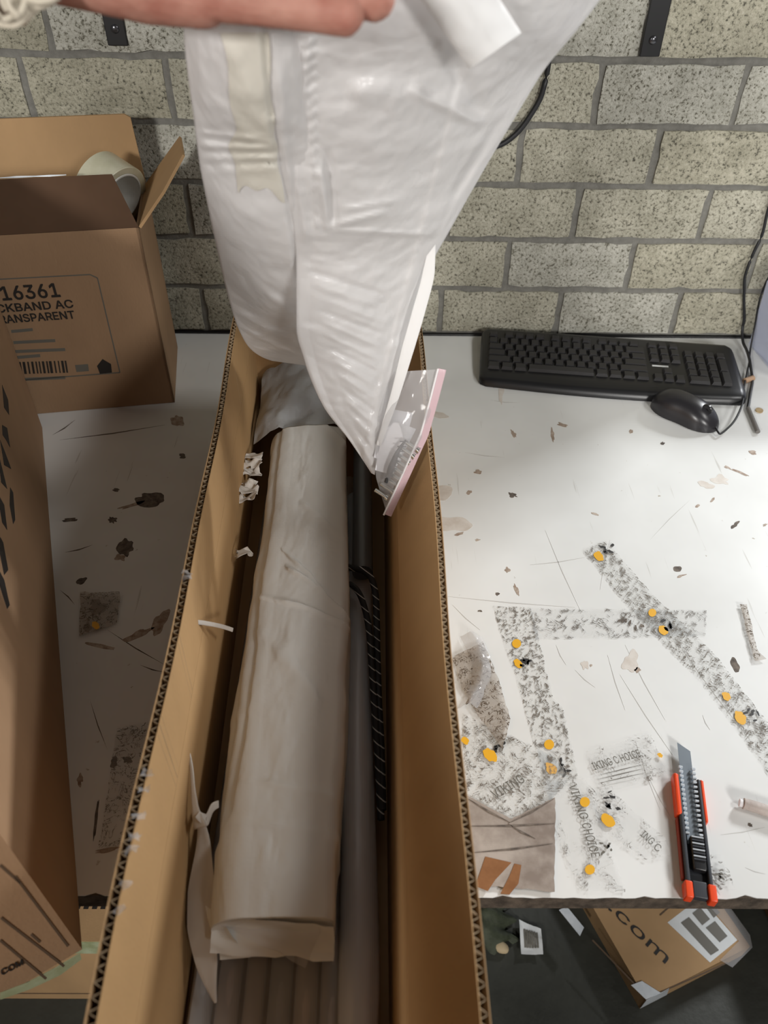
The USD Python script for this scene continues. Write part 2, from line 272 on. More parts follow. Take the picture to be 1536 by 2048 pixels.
STAINS = [(885, 985, 22, 14, 0, 't'), (905, 1048, 38, 15, .1, 't'), (877, 830, 20, 6, .2, 't'), (1002, 765, 6, 40, 0, 't'), (1025, 990, 9, 4, .4, 'd'), (956, 944, 10, 6, 0, 's'), (938, 985, 7, 6, 0, 's'),
          (1125, 850, 16, 4, .3, 's'), (1105, 870, 5, 16, -.2, 's'), (1262, 863, 6, 5, 0, 's'), (1027, 868, 5, 12, -.5, 's'), (1325, 887, 4, 3, 0, 'd'), (1190, 1028, 10, 3, .4, 's'), (1412, 970, 14, 7, .2, 't'), (1440, 960, 18, 8, .3, 't'),
          (1395, 1012, 8, 3, -.6, 's'), (1425, 1000, 9, 3, -.7, 's'), (1470, 1050, 9, 4, -.5, 'd'), (1355, 1138, 8, 6, 0, 'd'), (1362, 1152, 12, 3, -.3, 's'), (1505, 905, 12, 5, .2, 's'), (1480, 945, 26, 3, .4, 's'), (1455, 935, 10, 3, .5, 's'),
          (1015, 1140, 7, 7, .4, 's'), (1033, 1180, 5, 16, -.4, 's'), (995, 1188, 4, 3, 0, 'd'), (960, 1222, 4, 2, 0, 'd'), (1170, 1330, 7, 9, 0, 't'), (1182, 1331, 4, 3, 0, 's'), (1262, 1324, 16, 20, .3, 't'), (1275, 1340, 8, 7, 0, 's'),
          (942, 1398, 12, 4, -.7, 'd'), (1500, 1650, 4, 4, 0, 'd'), (1470, 1330, 7, 16, -.4, 'd'), (918, 1068, 12, 4, -.2, 's'), (955, 1080, 6, 3, 0, 's'), (1530, 1050, 6, 3, -.5, 's'),
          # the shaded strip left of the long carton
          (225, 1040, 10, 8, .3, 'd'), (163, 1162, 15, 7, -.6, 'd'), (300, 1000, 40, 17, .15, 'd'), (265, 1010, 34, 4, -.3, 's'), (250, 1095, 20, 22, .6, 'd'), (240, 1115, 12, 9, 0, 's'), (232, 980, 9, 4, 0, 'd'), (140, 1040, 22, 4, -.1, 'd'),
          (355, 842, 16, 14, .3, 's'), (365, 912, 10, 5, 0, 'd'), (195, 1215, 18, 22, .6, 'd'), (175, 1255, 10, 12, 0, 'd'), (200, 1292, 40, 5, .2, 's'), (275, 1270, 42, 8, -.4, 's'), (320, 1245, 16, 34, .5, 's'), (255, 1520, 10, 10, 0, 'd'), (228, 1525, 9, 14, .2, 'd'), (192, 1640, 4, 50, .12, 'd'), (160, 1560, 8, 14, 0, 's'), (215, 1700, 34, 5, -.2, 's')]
for px, py, rx, ry, an, kd in STAINS:
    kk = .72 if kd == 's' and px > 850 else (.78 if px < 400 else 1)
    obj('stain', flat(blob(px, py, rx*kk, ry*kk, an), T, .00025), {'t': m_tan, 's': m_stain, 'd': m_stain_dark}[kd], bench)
def streak(p0, p1, wd=1.6, bend=0):
    p0, p1 = A(p0, float), A(p1, float); d = unit(p1-p0); nn = A([-d[1], d[0]]); mid = (p0+p1)/2+nn*bend
    return [tuple(p0), tuple(mid+nn*wd/2), tuple(p1), tuple(mid-nn*wd/2)]
for a, b in [((1090, 1060), (1160, 1220)), ((895, 1193), (1150, 1215)), ((1112, 1290), (1132, 1330)), ((1060, 1130), (1170, 1115)), ((1215, 1310), (1250, 1420)), ((1150, 1340), (1190, 1375)), ((1250, 1290), (1330, 1440)), ((1240, 1350), (1345, 1510)),
             ((1345, 1640), (1440, 1850-60)), ((905, 1210), (960, 1260)), ((1405, 1430), (1420, 1460)), ((1300, 1560), (1345, 1640)), ((980, 800), (1040, 806)), ((1440, 1670), (1530, 1655)), ((1365, 1300), (1500, 1480)), ((1270, 1480), (1320, 1620)), ((1490, 1735), (1530, 1748)), ((930, 905), (1010, 915)), ((1380, 1000), (1300, 1080)), ((1220, 1080), (1200, 1180)),
             ((130, 1105), (185, 1090)), ((150, 1210), (120, 1180)), ((215, 1260), (330, 1330)), ((180, 1400), (215, 1500)), ((280, 1330), (330, 1345)), ((120, 880), (330, 850)), ((105, 870), (150, 840))]:
    obj('scratch', flat(streak(a, b, 1.7 if a[0] > 400 else 2.2, 2), T, .0002), m_scratch if a[0] > 400 else m_stain_dark, bench)

# ---------------------------------------------------------------- tape stuck to the bench (each strip a thing)
LIFT = [.0003]
def strip(label, px, mat, cat='tape', group=None, th=.0002):
    c = A([onz(x, y) for x, y in px]).mean(0); t = thing('tape_strip', label, cat, (c[0], c[1], T), group); LIFT[0] += .0003
    rp = []
    for i in range(len(px)):      # a slightly torn outline
        p, q = A(px[i], float), A(px[(i+1) % len(px)], float); n = max(2, int(np.linalg.norm(q-p)/9))
        for k in range(n): rp.append(tuple(p+(q-p)*k/n+rng.normal(0, .8, 2)))
    obj('film', flat(rp, T, th, LIFT[0]), mat, t); return t
def printed(parent, s, px0, px1, h, mat=m_ink_soft, up=None, name='print', bold=False, off=0):
    """Flat lettering on the bench between two sight lines."""
    a, b = onz(*px0), onz(*px1); d = unit(b-a); upv = np.cross([0, 0, 1.0], d)
    m = meshkit.text_mesh(s, h, .0001, bold); m.apply_scale([np.linalg.norm(b-a)/m.extents[0], 1, 1]); m = placed(m, a+A([0, 0, LIFT[0]+.0003]), d, upv); obj(name, m, mat, parent)
def dot(parent, px, py, r=8, part=False, sq=1.0):
    g = [(px+r*math.cos(t), py+r*sq*math.sin(t)) for t in np.linspace(0, 2*np.pi, 20, endpoint=False)] if not part else blob(px, py, r*1.1, r*.8, .8, 3, .16)
    obj('yellow_dot', flat(g, T, .00015, LIFT[0]+.0003), m_yellow, parent)
def marks(parent, px, py, n=5, s=9, mat=m_ink):
    for k in range(n):
        x, y = px+rng.normal(0, s), py+rng.normal(0, s*.8); obj('print_mark', flat(blob(x, y, 3+4*rng.random(), 1.6+1.5*rng.random(), rng.random()*3, k, .3, 10), T, .00015, LIFT[0]+.0003), mat, parent)
t = strip('long crinkled clear tape strip running down from the crossing strip beside the long carton', [(985, 1213), (1062, 1216), (1085, 1310), (1107, 1400), (1126, 1415), (1158, 1560), (1085, 1545), (1055, 1440), (1035, 1365), (1012, 1300)], m_tape)
dot(t, 1033, 1288, 9); dot(t, 1036, 1328, 9, True); marks(t, 1052, 1330, 7, 8); dot(t, 1098, 1490, 10); dot(t, 1102, 1538, 12, True); marks(t, 1120, 1535, 8, 8)
t = strip('crinkled clear tape strip lying crosswise, joining the two diagonal strips', [(1060, 1218), (1413, 1222), (1412, 1273), (1070, 1279)], m_tape_clean)
marks(t, 1255, 1245, 6, 9, m_stain_dark)
t = strip('long diagonal crinkled clear tape strip towards the right edge of the bench', [(1165, 1100), (1212, 1083), (1300, 1185), (1330, 1215), (1420, 1300), (1500, 1400), (1560, 1480), (1560, 1580), (1490, 1480), (1400, 1360), (1330, 1290), (1280, 1240), (1250, 1205)], m_tape)
dot(t, 1197, 1114, 10, True); marks(t, 1215, 1105, 5, 7); dot(t, 1304, 1227, 8); dot(t, 1326, 1262, 10, True); marks(t, 1342, 1252, 6, 7); dot(t, 1452, 1394, 9, True); dot(t, 1480, 1437, 13, True); marks(t, 1500, 1428, 6, 8)
t = strip('short clear tape strip with torn end, between the carton and the brown patch', [(925, 1430), (1010, 1470), (1110, 1515), (1140, 1560), (1055, 1650), (935, 1590)], m_tape)
dot(t, 980, 1512, 14, True); marks(t, 1000, 1495, 7, 8); dot(t, 930, 1483, 8, True); printed(t, 'VIKING', (990, 1600), (1050, 1565), .010)
t = strip('clear printed tape strip reaching the front edge, lettering running downwards', [(1085, 1560), (1170, 1560), (1200, 1640), (1235, 1740), (1252, 1785), (1160, 1783), (1120, 1690)], m_tape_print)
printed(t, 'VIKING', (1136, 1572), (1160, 1640), .009); printed(t, 'CHOICE', (1162, 1648), (1182, 1715), .009)
dot(t, 1169, 1606, 10); dot(t, 1179, 1741, 10); marks(t, 1208, 1700, 7, 10, m_ink_soft)
t = strip('short clear printed tape strip pointing at the knife handle', [(1175, 1575), (1230, 1590), (1330, 1680), (1340, 1712), (1290, 1722), (1195, 1655)], m_tape_print)
dot(t, 1215, 1643, 14, True); marks(t, 1222, 1612, 8, 10); printed(t, 'ING', (1278, 1672), (1300, 1692), .008); printed(t, 'C', (1304, 1698), (1314, 1706), .008)
t = strip('square piece of clear printed tape left of the knife blade', [(1172, 1505), (1300, 1470), (1335, 1555), (1200, 1588)], m_tape_print)
printed(t, 'IKING C HOICE', (1188, 1543), (1282, 1515), .0085)
for k in range(3): obj('print_line', flat(streak((1196, 1553+8*k), (1290, 1530+9*k), 1.6), T, .00015, LIFT[0]+.0003), m_ink_soft, t)
dot(t, 1319, 1513, 5, True)
t = strip('crumpled brown-grey patch of old packing tape at the front corner by the long carton', [(930, 1592), (1020, 1640), (1110, 1598), (1108, 1786), (1025, 1778), (950, 1772), (938, 1700)], m_patch)
for g in ([(950, 1775), (970, 1716), (1022, 1728), (990, 1762), (975, 1785)], [(1000, 1790), (1018, 1755), (1028, 1730), (1042, 1733), (1036, 1770), (1018, 1792)]): obj('brown_scrap', flat(g, T, .0003, LIFT[0]+.0003), m_patch_brown, t)
for a, b in [((935, 1600), (1020, 1648)), ((1015, 1650), (1108, 1600)), ((940, 1655), (1108, 1650)), ((945, 1708), (1105, 1690)), ((1015, 1650), (1070, 1680))]: obj('crease', flat(streak(a, b, 4, 2), T, .0004, LIFT[0]+.0003), m_stain_dark, t)
t = strip('loose glinting piece of yellowed clear film beside the long carton rim', [(905, 1320), (965, 1285), (1000, 1370), (1020, 1440), (1005, 1500), (960, 1440), (925, 1380)], m_tape_tan)
G = np.array([[onz(920+u*6+22*math.sin(v/5), 1275+v*8.5, T)+A([0, 0, .002+.010*math.sin(math.pi*u/7)**2*(1+.5*math.sin(v*.9))]) for u in range(8)] for v in range(18)])
obj('loose_edge', sheet(G, .0002), m_clear, t, smooth=True)
t = strip('narrow tan tape scrap at the right edge above the diagonal strip', [(1478, 1211), (1492, 1212), (1512, 1300), (1530, 1322), (1508, 1326), (1490, 1260)], m_tape_tan)
t = strip('small crinkled tape scrap just right of the knife handle', [(1412, 1712), (1438, 1712), (1455, 1745), (1470, 1782), (1420, 1782)], m_tape_clean); marks(t, 1440, 1752, 6, 9, m_ink_soft)
t = strip('dark grimy square tape piece in the shaded gap between the cartons', [(162, 1188), (242, 1188), (236, 1250), (160, 1275)], m_tape_tan)
dot(t, 193, 1255, 8, True)
t = strip('wide stained tape piece near the front edge in the shaded gap', [(235, 1460), (330, 1440), (300, 1690), (200, 1700)], m_tape_clean)

# rolled scrap, wooden stick, brown disc
rp = [onz(1487, 1607, T+.006), onz(1520, 1617, T+.006), onz(1575, 1636, T+.006)]
t = thing('rolled_paper', 'rolled-up greyish paper scrap at the right edge of the bench, above the knife end', 'paper roll', (rp[0][0], rp[0][1], T))
obj('outer_roll', tube(rp, [.0058, .006, .006], 14, 20), mottled('scrap_paper', (.42, .36, .33), (.58, .51, .47), 60, .7, .001), t, smooth=60)
obj('inner_curl', tube([rp[0]-A([.004, -.001, 0]), rp[1]], .0040, 12, 10), m_paper, t, smooth=60)
c = onz(1518, 822); obj('brown_disc', trimesh.creation.cylinder(.0062, .0025, sections=28, transform=frame(c+A([0, 0, .0013]), [1, 0, 0], [0, 1, 0], [0, 0, 1])), mottled('brown_disc_look', (.30, .21, .10), (.40, .29, .15), 90, .6), smooth=40, label='small round brown disc lying right of the mouse cable', cat='disc')

# ================================================================ LONG CARTON
XL = lambda y: -.158-.0327*(y-.13)            # left wall
XR = lambda y: .012-.006*(y-.22)              # right wall at the bottom
XRR = lambda y: .0615-.0180*(y-.131)          # right rim
Y0, Y1, ZC, ZR = -.20, 1.03, T+.168, T+.25
carton = thing('long_carton', 'long open brown corrugated carton lying across the bench with its flaps raised', 'carton', (-.07, .33, T))
WT = .0075
def wallpanel(p, q, r, s, out, th=WT): return slab([p, q, r, s], th) if np.dot(np.cross(A(q)-A(p), A(r)-A(p)), out) > 0 else slab([p, s, r, q], th)
zb = T+.0005
obj('bottom_panel', slab([(XL(Y0)+0, Y0, zb), (XR(Y0), Y0, zb), (XR(Y1), Y1, zb), (XL(Y1), Y1, zb)], .005), m_kraft, carton)
XC = lambda y: XR(y)+.012
obj('side_panel', wallpanel((XL(Y0), Y0, zb), (XL(Y1), Y1, zb), (XL(Y1), Y1, ZC), (XL(Y0), Y0, ZC), (-1, 0, 0)), m_kraft_in, carton)
obj('side_panel', wallpanel((XR(Y0), Y0, zb), (XR(Y1), Y1, zb), (XC(Y1), Y1, ZC), (XC(Y0), Y0, ZC), (1, 0, 0)), m_kraft_in, carton)
obj('end_panel', slab([(XL(Y1), Y1, zb), (XR(Y1), Y1, zb), (XC(Y1), Y1, ZC), (XL(Y1), Y1, ZC)], -.005), m_kraft_in, carton)
obj('end_panel', slab([(XL(Y0), Y0, zb), (XR(Y0), Y0, zb), (XC(Y0), Y0, ZC), (XL(Y0), Y0, ZC)], .005), m_kraft_in, carton)
for sgn in (-1, 1):
    a0, a1 = ((XL, XL) if sgn < 0 else (XC, XRR))
    g = .0008
    lo0, lo1, hi0, hi1 = A([a0(Y0), Y0, ZC+g]), A([a0(Y1), Y1, ZC+g]), A([a1(Y0), Y0, ZR]), A([a1(Y1), Y1, ZR])
    wv = lambda s: .0018*math.sin(s*9+sgn)+.0012*math.sin(s*23)          # the rim is not dead straight
    nrm = unit(np.cross(lo1-lo0, hi0-lo0)); nrm = nrm if nrm[0]*sgn > 0 else -nrm
    NS = 40
    G = np.array([[(lo0+(lo1-lo0)*s)*(1-v)+(hi0+(hi1-hi0)*s)*v+nrm*wv(s)*v for v in np.linspace(0, 1, 5)] for s in np.linspace(0, 1, NS+1)])
    side = np.sign(np.dot(unit(np.cross(G[1, 0]-G[0, 0], G[0, 1]-G[0, 0])), nrm))
    fl = obj('flap', sheet(G, .0006*side), m_kraft_in, carton, smooth=30)
    obj('outer_liner', sheet(G+nrm*(WT-.0006), .0006*side), m_kraft, fl, smooth=30)
    n_w = int(1.23/.0077); per = 10; ss = np.linspace(0, 1, n_w*per+1)
    off = .0006+(WT-.0018)*(.5-.5*np.cos(2*np.pi*ss*n_w))+.0003*np.interp(ss, np.linspace(0, 1, 90), rng.normal(0, 1, 90))
    cr = rng.normal(0, .0006, len(ss))*0
    edge = np.array([(hi0+(hi1-hi0)*s)+nrm*(wv(s)+o) for s, o in zip(ss, off)]); low = np.array([(lo0+(lo1-lo0)*s)+nrm*o for s, o in zip(ss, off)])
    dn = unit(lo0-hi0); jag = .0012*rng.random(len(ss))[:, None]
    W2 = np.stack([low, low*.5+edge*.5, edge+dn*(.0006+jag)], 1)
    obj('corrugated_edge', sheet(W2, .0004), m_flute, fl, smooth=50)
# torn slit tape remains on the left rim
for yy in (.19, .205, .228, .236, .252, .27, .283, .47, .476):
    b = A([XL(yy), yy, ZR]); G = np.array([[b+A([-.005+.0075*u/3+rng.normal(0, .0009), .005*v/3+rng.normal(0, .0012), .0012+.0025*math.sin(u+v+yy*50)]) for v in range(4)] for u in range(4)])
    obj('tape_shred', sheet(G, .0002), m_clear, carton, smooth=True)

# ================================================================ WHAT LIES IN THE LONG CARTON
zf = zb+.0055
# row of poles along the bottom
px = np.linspace(-.143, -.033, 6)
for k, x in enumerate(px):
    r = .0098 if k != 2 else .0088
    y0 = -.16; y1 = .88
    t = thing('wrapped_pole', '%s pale film-wrapped pole of the row on the carton floor' % ('leftmost', 'second from left', 'third from left', 'third from right', 'second from right', 'rightmost')[k], 'pole', (x, .34, zf), 'row of film-wrapped poles in the carton')
    obj('pole', tube([(x, y0, zf+r), (x-.010, y1, zf+r)], r, 20, 3), m_pole if k % 3 else m_pole_blue, t, smooth=60)
    obj('end_cap', tube([(x, y0-.004, zf+r), (x, y0-.0002, zf+r)], r*1.04, 20, 2), m_pole_dark, t, smooth=60)
G = np.array([[A([-.152+.135*u/40, -.15+.42*v/60, zf+.0205+.0016*math.cos((u/40*6.2)*2*math.pi+.5)+.001*math.sin(v*.8+u*.1)]) for v in range(61)] for u in range(41)])
obj('clear_film', sheet(G, .0002), m_clear_thin, smooth=True, label='clear crinkled film sheet lying over the row of poles at the near end', cat='plastic film')
# grey-blue film-wrapped pole on the right
t = thing('wrapped_pole', 'thick grey-blue film-wrapped pole lying along the right carton wall', 'pole', (-.018, .4, zf))
pp = [(-.010, -.16, T+.036), (-.013, .18, T+.040), (-.022, .5, T+.046), (-.028, .80, T+.05)]
rp = resample(pp, 70); tb = tube(rp, .0165, 26, 0); v = tb.vertices; d = (meshkit.fbm(np.c_[v[:, 0]*60, v[:, 1]*12, v[:, 2]*60], 3, 5)-.5)*.006
cen = rp[np.argmin(np.abs(v[:, None, 1]-rp[None, :, 1]), axis=1)]; tb.vertices = v+unit_rows(v-cen)*d[:, None]
obj('pole', tb, m_pole_blue, t, smooth=True)
t = thing('dark_pole', 'dark grey smooth pole end beyond the cord on the right', 'pole', (-.02, .72, zf))
obj('pole', tube([(-.0185, .64, T+.078), (-.026, .99, T+.082)], .0125, 20, 4), plain('dark_grey_film', (.10, .105, .11), .3), t, smooth=60)
# elastic cord with white flecks
n = {'t': ('geometry', {}), 'w': ('wave_texture', {'wave_type': 'bands', 'bands_direction': 'diagonal', 'scale': 42, 'distortion': 1.0}), 'r': ('rgb_ramp', {'ramp': [(.955, (.010, .010, .011)), (.99, (.55, .55, .53))]}), 'p': ('principled_bsdf', {'roughness': .7})}
m_cord = M('black_flecked_cord', n, [('t.position', 'w.vector'), ('w.fac', 'r.fac'), ('r.color', 'p.base_color')])
t = thing('elastic_cord', 'black elastic cord with white flecks looped beside the package', 'cord', (-.01, .5, T+.06))
cz = T+.07
c1 = [onz(695, 1135, cz+.02), onz(722, 1140, cz+.02), onz(742, 1155, cz+.018), onz(752, 1200, cz+.012), onz(754, 1300, cz), onz(757, 1400, cz-.008), onz(762, 1500, cz-.015), onz(765, 1620, cz-.025)]
c2 = [onz(698, 1168, cz+.018), onz(712, 1178, cz+.018), onz(726, 1205, cz+.014), onz(738, 1260, cz+.008), onz(744, 1340, cz+.002), onz(750, 1430, cz-.006), onz(756, 1520, cz-.015), onz(762, 1640, cz-.027)]
obj('cord_strand', tube(c1, .0038, 10, 80), m_cord, t, smooth=60); obj('cord_strand', tube(c2, .0036, 10, 80), m_cord, t, smooth=60)
# white wrapped package
def section(yv, xl, xr, zt, hgt, rl=.034, rr=.010, n=56):
    pts = []
    for a in np.linspace(np.pi, np.pi/2, 34): pts.append((xl+rl+rl*math.cos(a), zt-rl+rl*math.sin(a)))
    for s in np.linspace(0, 1, 64)[1:-1]: pts.append((xl+rl+(xr-rr-xl-rl)*s, zt+.003*math.sin(math.pi*s)))
    for a in np.linspace(np.pi/2, 0, 8): pts.append((xr-rr+rr*math.cos(a), zt-rr+rr*math.sin(a)))
    pts.append((xr, zt-hgt+.012)); pts.append((xr-.01, zt-hgt)); pts.append((xl+.012, zt-hgt)); pts.append((xl-.004, zt-hgt+.014))
    return A([(x, yv, z) for x, z in pts])
ys = np.linspace(.235, .872, 330)
rows = []
for yv in ys:
    xl = np.interp(yv, [.22, .40, .56, .88], [-.135, -.143, -.146, -.150]); xr = np.interp(yv, [.23, .40, .56, .88], [-.0335, -.030, -.031, -.047]); zt = T+.122+.004*math.sin(yv*7)
    zt -= .012*max(0, (.29-yv)/.06)**2
    rows.append(section(yv, xl, xr, zt, .082))
P = A(rows); ns = P.shape[1]
def ridge(P, a, b, w, amp):
    """Raised straight crease between two points seen from above."""
    a, b = A(a), A(b); d = b-a; L = np.linalg.norm(d); d = d/L; q = P[..., :2]-a; s = q@d; o = q@A([-d[1], d[0]])
    return amp*np.exp(-(o/w)**2)*np.clip(np.minimum(s, L-s)/.012+.2, 0, 1)
disp = (meshkit.fbm(P*A([22, 9, 22]), 4, 3)-.5)*.010+(meshkit.fbm(P*A([70, 30, 70]), 3, 9)-.5)*.003
for (x0, y0), (x1, y1), wd, am in [((515, 1185), (700, 1250), .003, .004), ((570, 1130), (700, 1232), .0022, .004), ((560, 1090), (650, 1190), .002, .003), ((640, 850), (690, 890), .004, .005), ((600, 1000), (690, 1080), .004, .002), ((480, 1560), (680, 1600), .004, .0025), ((450, 1640), (690, 1680), .005, .002), ((520, 1250), (640, 1420), .007, .003)]:
    disp += ridge(P, onz(x0, y0, T+.12)[:2], onz(x1, y1, T+.12)[:2], wd, am)
for (x0, y0), (x1, y1) in [((562, 870), (520, 1160)), ((520, 1160), (492, 1440)), ((492, 1440), (455, 1660)), ((540, 900), (500, 1150)), ((500, 1150), (470, 1440)), ((470, 1440), (430, 1700))]:
    disp -= ridge(P, onz(x0, y0, T+.10)[:2], onz(x1, y1, T+.10)[:2], .0035, .004)
cen = P.mean(1, keepdims=True); P = P+unit_rows(P-cen)*disp[..., None]
vid = np.arange(len(ys)*ns).reshape(len(ys), ns); i, j = np.meshgrid(np.arange(len(ys)-1), np.arange(ns), indexing='ij'); k = (j+1) % ns
q = np.stack([vid[i, j], vid[i, k], vid[i+1, k], vid[i+1, j]], -1).reshape(-1, 4)
V = np.vstack([P.reshape(-1, 3), cen[0, 0]+A([0, .006, 0]), cen[-1, 0]+A([0, -.004, 0])]); nv = len(ys)*ns
caps = [[nv, (j+1) % ns, j] for j in range(ns)]+[[nv+1, nv-ns+j, nv-ns+(j+1) % ns] for j in range(ns)]
pk = trimesh.Trimesh(V, np.vstack([q[:, [0, 2, 1]], q[:, [0, 3, 2]], A(caps)[:, ::-1]]), process=False); pk.fix_normals()
pack = thing('wrapped_package', 'long flat package wrapped in off-white plastic lying in the carton', 'package', (-.09, .55, T+.04))
obj('wrapping', pk, m_wrap, pack, smooth=True)
# loose folded ends at the near side
def loose(pts, th=.0003, n=14, wob=.002, seed=1):
    """A soft sheet through four sight-line corners (x, y, height over the bench) a b / d c."""
    a, b, c, d = [onz(x, y, T+h) for x, y, h in pts]; g = np.random.default_rng(seed); s = np.linspace(0, 1, n)
    G = np.array([[(a*(1-u)+b*u)*(1-v)+(d*(1-u)+c*u)*v for u in s] for v in s]); nn = unit(np.cross(b-a, d-a))
    return G+nn*((meshkit.fbm(G*60, 3, seed)-.5)*wob*4)[..., None]
obj('folded_end', sheet(loose([(425, 1835, .10), (668, 1850, .112), (668, 1920, .088), (420, 1905, .075)], seed=4, wob=.003), .0003), m_wrap, pack, smooth=True)
obj('folded_end', sheet(loose([(440, 1850, .112), (640, 1865, .116), (610, 1938, .082), (560, 1905, .095)], seed=6), .0003), m_clear, pack, smooth=True)
obj('folded_end', sheet(loose([(412, 1810, .09), (450, 1850, .10), (500, 1915, .075), (440, 1920, .07)], seed=8), .0003), m_wrap, pack, smooth=True)
# grey film bundle at the far end, foam strips on the left
g0 = thing('grey_film_bundle', 'crumpled grey film bundle at the far end of the carton under the bag', 'plastic bundle', (-.10, .89, zf))
U, Vv = np.meshgrid(np.linspace(0, 1, 30), np.linspace(0, 1, 16), indexing='ij')
G = np.stack([-.176+.184*U, .874+.14*Vv, T+.088+.035*np.sin(np.pi*U)**.6+.022*Vv], -1); G[..., 2] += (meshkit.fbm(G*40, 3, 2)-.5)*.03
obj('film', sheet(G, .0004), m_grey_film, g0, smooth=True)
obj('dark_label', sheet(G[16:21, 6:9]+A([0, 0, .003]), .0004), m_pole_dark, g0, smooth=True)
def ribbon(pts, w, th=.0008, side=None, n=40, tw=0):
    p = resample(pts, n); t = unit_rows(np.gradient(p, axis=0)); sd = A(side if side is not None else [0, 0, 1.0], float)
    b = unit_rows(sd-t*(t@sd)[:, None]); ww = np.interp(np.linspace(0, 1, n), np.linspace(0, 1, len(w)), w) if np.ndim(w) else np.full(n, w)
    return sheet(np.stack([p+b*(s*ww)[:, None] for s in (-.5, -.17, .17, .5)], 1), th)
t = thing('foam_strip', 'pale tongue-shaped foam strip hanging left of the package near end', 'packing strip', (-.155, .28, T+.05))
a = [onz(402, 1640, T+.115), onz(408, 1690, T+.10), onz(405, 1760, T+.085), onz(405, 1840, T+.072), onz(415, 1930, T+.058), onz(432, 2005, T+.045)]
obj('strip', ribbon(a, [.006, .016, .027, .029, .020, .002], .0012, (1, .1, .5)), m_foam, t, smooth=True)
t = thing('foam_strip', 'thin curling foam loop with a knot on the left carton wall', 'packing strip', (-.15, .38, T+.1))
a = [onz(376, 1490, T+.14), onz(384, 1540, T+.135), onz(388, 1590, T+.13), onz(394, 1630, T+.125), onz(402, 1655, T+.118)]
obj('strip', ribbon(a, [.001, .003, .0035, .006, .012], .001, (1, 0, .4)), m_foam, t, smooth=True)
a = [onz(394, 1628, T+.128), onz(410, 1640, T+.12), onz(424, 1615, T+.115), onz(436, 1608, T+.11)]
obj('strip', ribbon(a, [.006, .010, .008, .006], .001, (0, 1, .6)), m_foam, t, smooth=True)
t = thing('plastic_strap', 'thin translucent strap arching from the left carton rim to the package', 'strap', (-.16, .53, T+.15))
a = [onz(350, 1295, T+.20), onz(362, 1262, T+.215), onz(385, 1246, T+.20), onz(420, 1248, T+.17), onz(465, 1260, T+.125)]
obj('strap', ribbon(a, .0042, .0006, (.2, 1, .6)), m_foam, t, smooth=True)
for lab, cx, cy, sd in (('ragged pale foam tuft against the left carton wall, farther one', 505, 935, 3), ('ragged pale foam tuft against the left carton wall, middle one', 497, 990, 5), ('small pale foam corner poking out left of the package', 490, 1098, 7)):
    c = onz(cx, cy, T+.10); t = thing('foam_scrap', lab, 'foam scrap', c)
    for q in range(3 if sd < 7 else 1):
        G = np.array([[c+A([-.012+.022*u/7, .012*q-.012+.014*v/7, .002*q]) for u in range(8)] for v in range(8)]); G[..., 2] += (meshkit.fbm(G*90, 2, sd+q)-.5)*.024; G[..., :2] += ((meshkit.fbm(G*110, 2, sd*3+q)-.5)*.012)[..., None]
        obj('piece', sheet(G, .0008), m_foam, t, smooth=True)

# ================================================================ WHITE BAG HELD OVER THE CARTON
def lobe(rows, N=64, NV=150, back=.03, seed=1, wr=.004, extra=None, pw=.8):
    R = A(rows, float); t = np.linspace(0, 1, len(R)); f = PchipInterpolator(t, R); out = []; fr = []
    for s in np.linspace(0, 1, NV):
        yl, xl, yr, xr, dl, dr, bu = f(s); u = np.linspace(0, 1, N); pr = np.sin(np.pi*np.clip(u, 0, 1))**pw
        px, py, d = xl+(xr-xl)*u, yl+(yr-yl)*u, dl+(dr-dl)*u
        F0 = np.stack([dep(a, b, c) for a, b, c in zip(px, py, d-bu*pr)]); B0 = np.stack([dep(a, b, c) for a, b, c in zip(px[1:-1], py[1:-1], (d+back*min(1, bu/.02+.2)*pr)[1:-1])])[::-1]
        fr.append(np.stack([px, py], -1)); out.append(np.vstack([F0, B0]))
    P = A(out); S = A(fr); n = P.shape[1]
    w = (meshkit.fbm(P*A([20, 14, 14]), 4, seed)-.5)*wr*4+(meshkit.fbm(P*A([45, 90, 90]), 3, seed+5)-.5)*wr*.9
    if extra is not None:
        e = extra(S); w[:, :N] += e
    fade = np.ones(n); fade[:N] = np.clip(np.sin(np.pi*np.linspace(0, 1, N))*3, .25, 1)
    dirn = unit_rows(CAM-P); P = P+dirn*(w*fade)[..., None]
    i, j = np.meshgrid(np.arange(NV-1), np.arange(n), indexing='ij'); k = (j+1) % n; vid = np.arange(NV*n).reshape(NV, n)
    q = np.stack([vid[i, j], vid[i+1, j], vid[i+1, k], vid[i, k]], -1).reshape(-1, 4); m = arr((P.reshape(-1, 3), q)); 
    return m, P, S, N
def pxr(S, a, b, w, amp, taper=30):
    a, b = A(a, float), A(b, float); d = b-a; L = np.linalg.norm(d); d = d/L; q = S-a; s = q@d; o = q@A([-d[1], d[0]])
    return amp*np.exp(-(o/w)**2)*np.clip(np.minimum(s, L-s)/taper+.3, 0, 1)
def step(S, a, b, w, amp):
    a, b = A(a, float), A(b, float); d = unit(b-a); o = (S-a)@A([-d[1], d[0]]); return amp*(.5+.5*np.tanh(o/w))
bag = thing('plastic_bag', 'large white translucent plastic bag held up by the hand over the long carton', 'bag', dep(600, 720, 1.0))
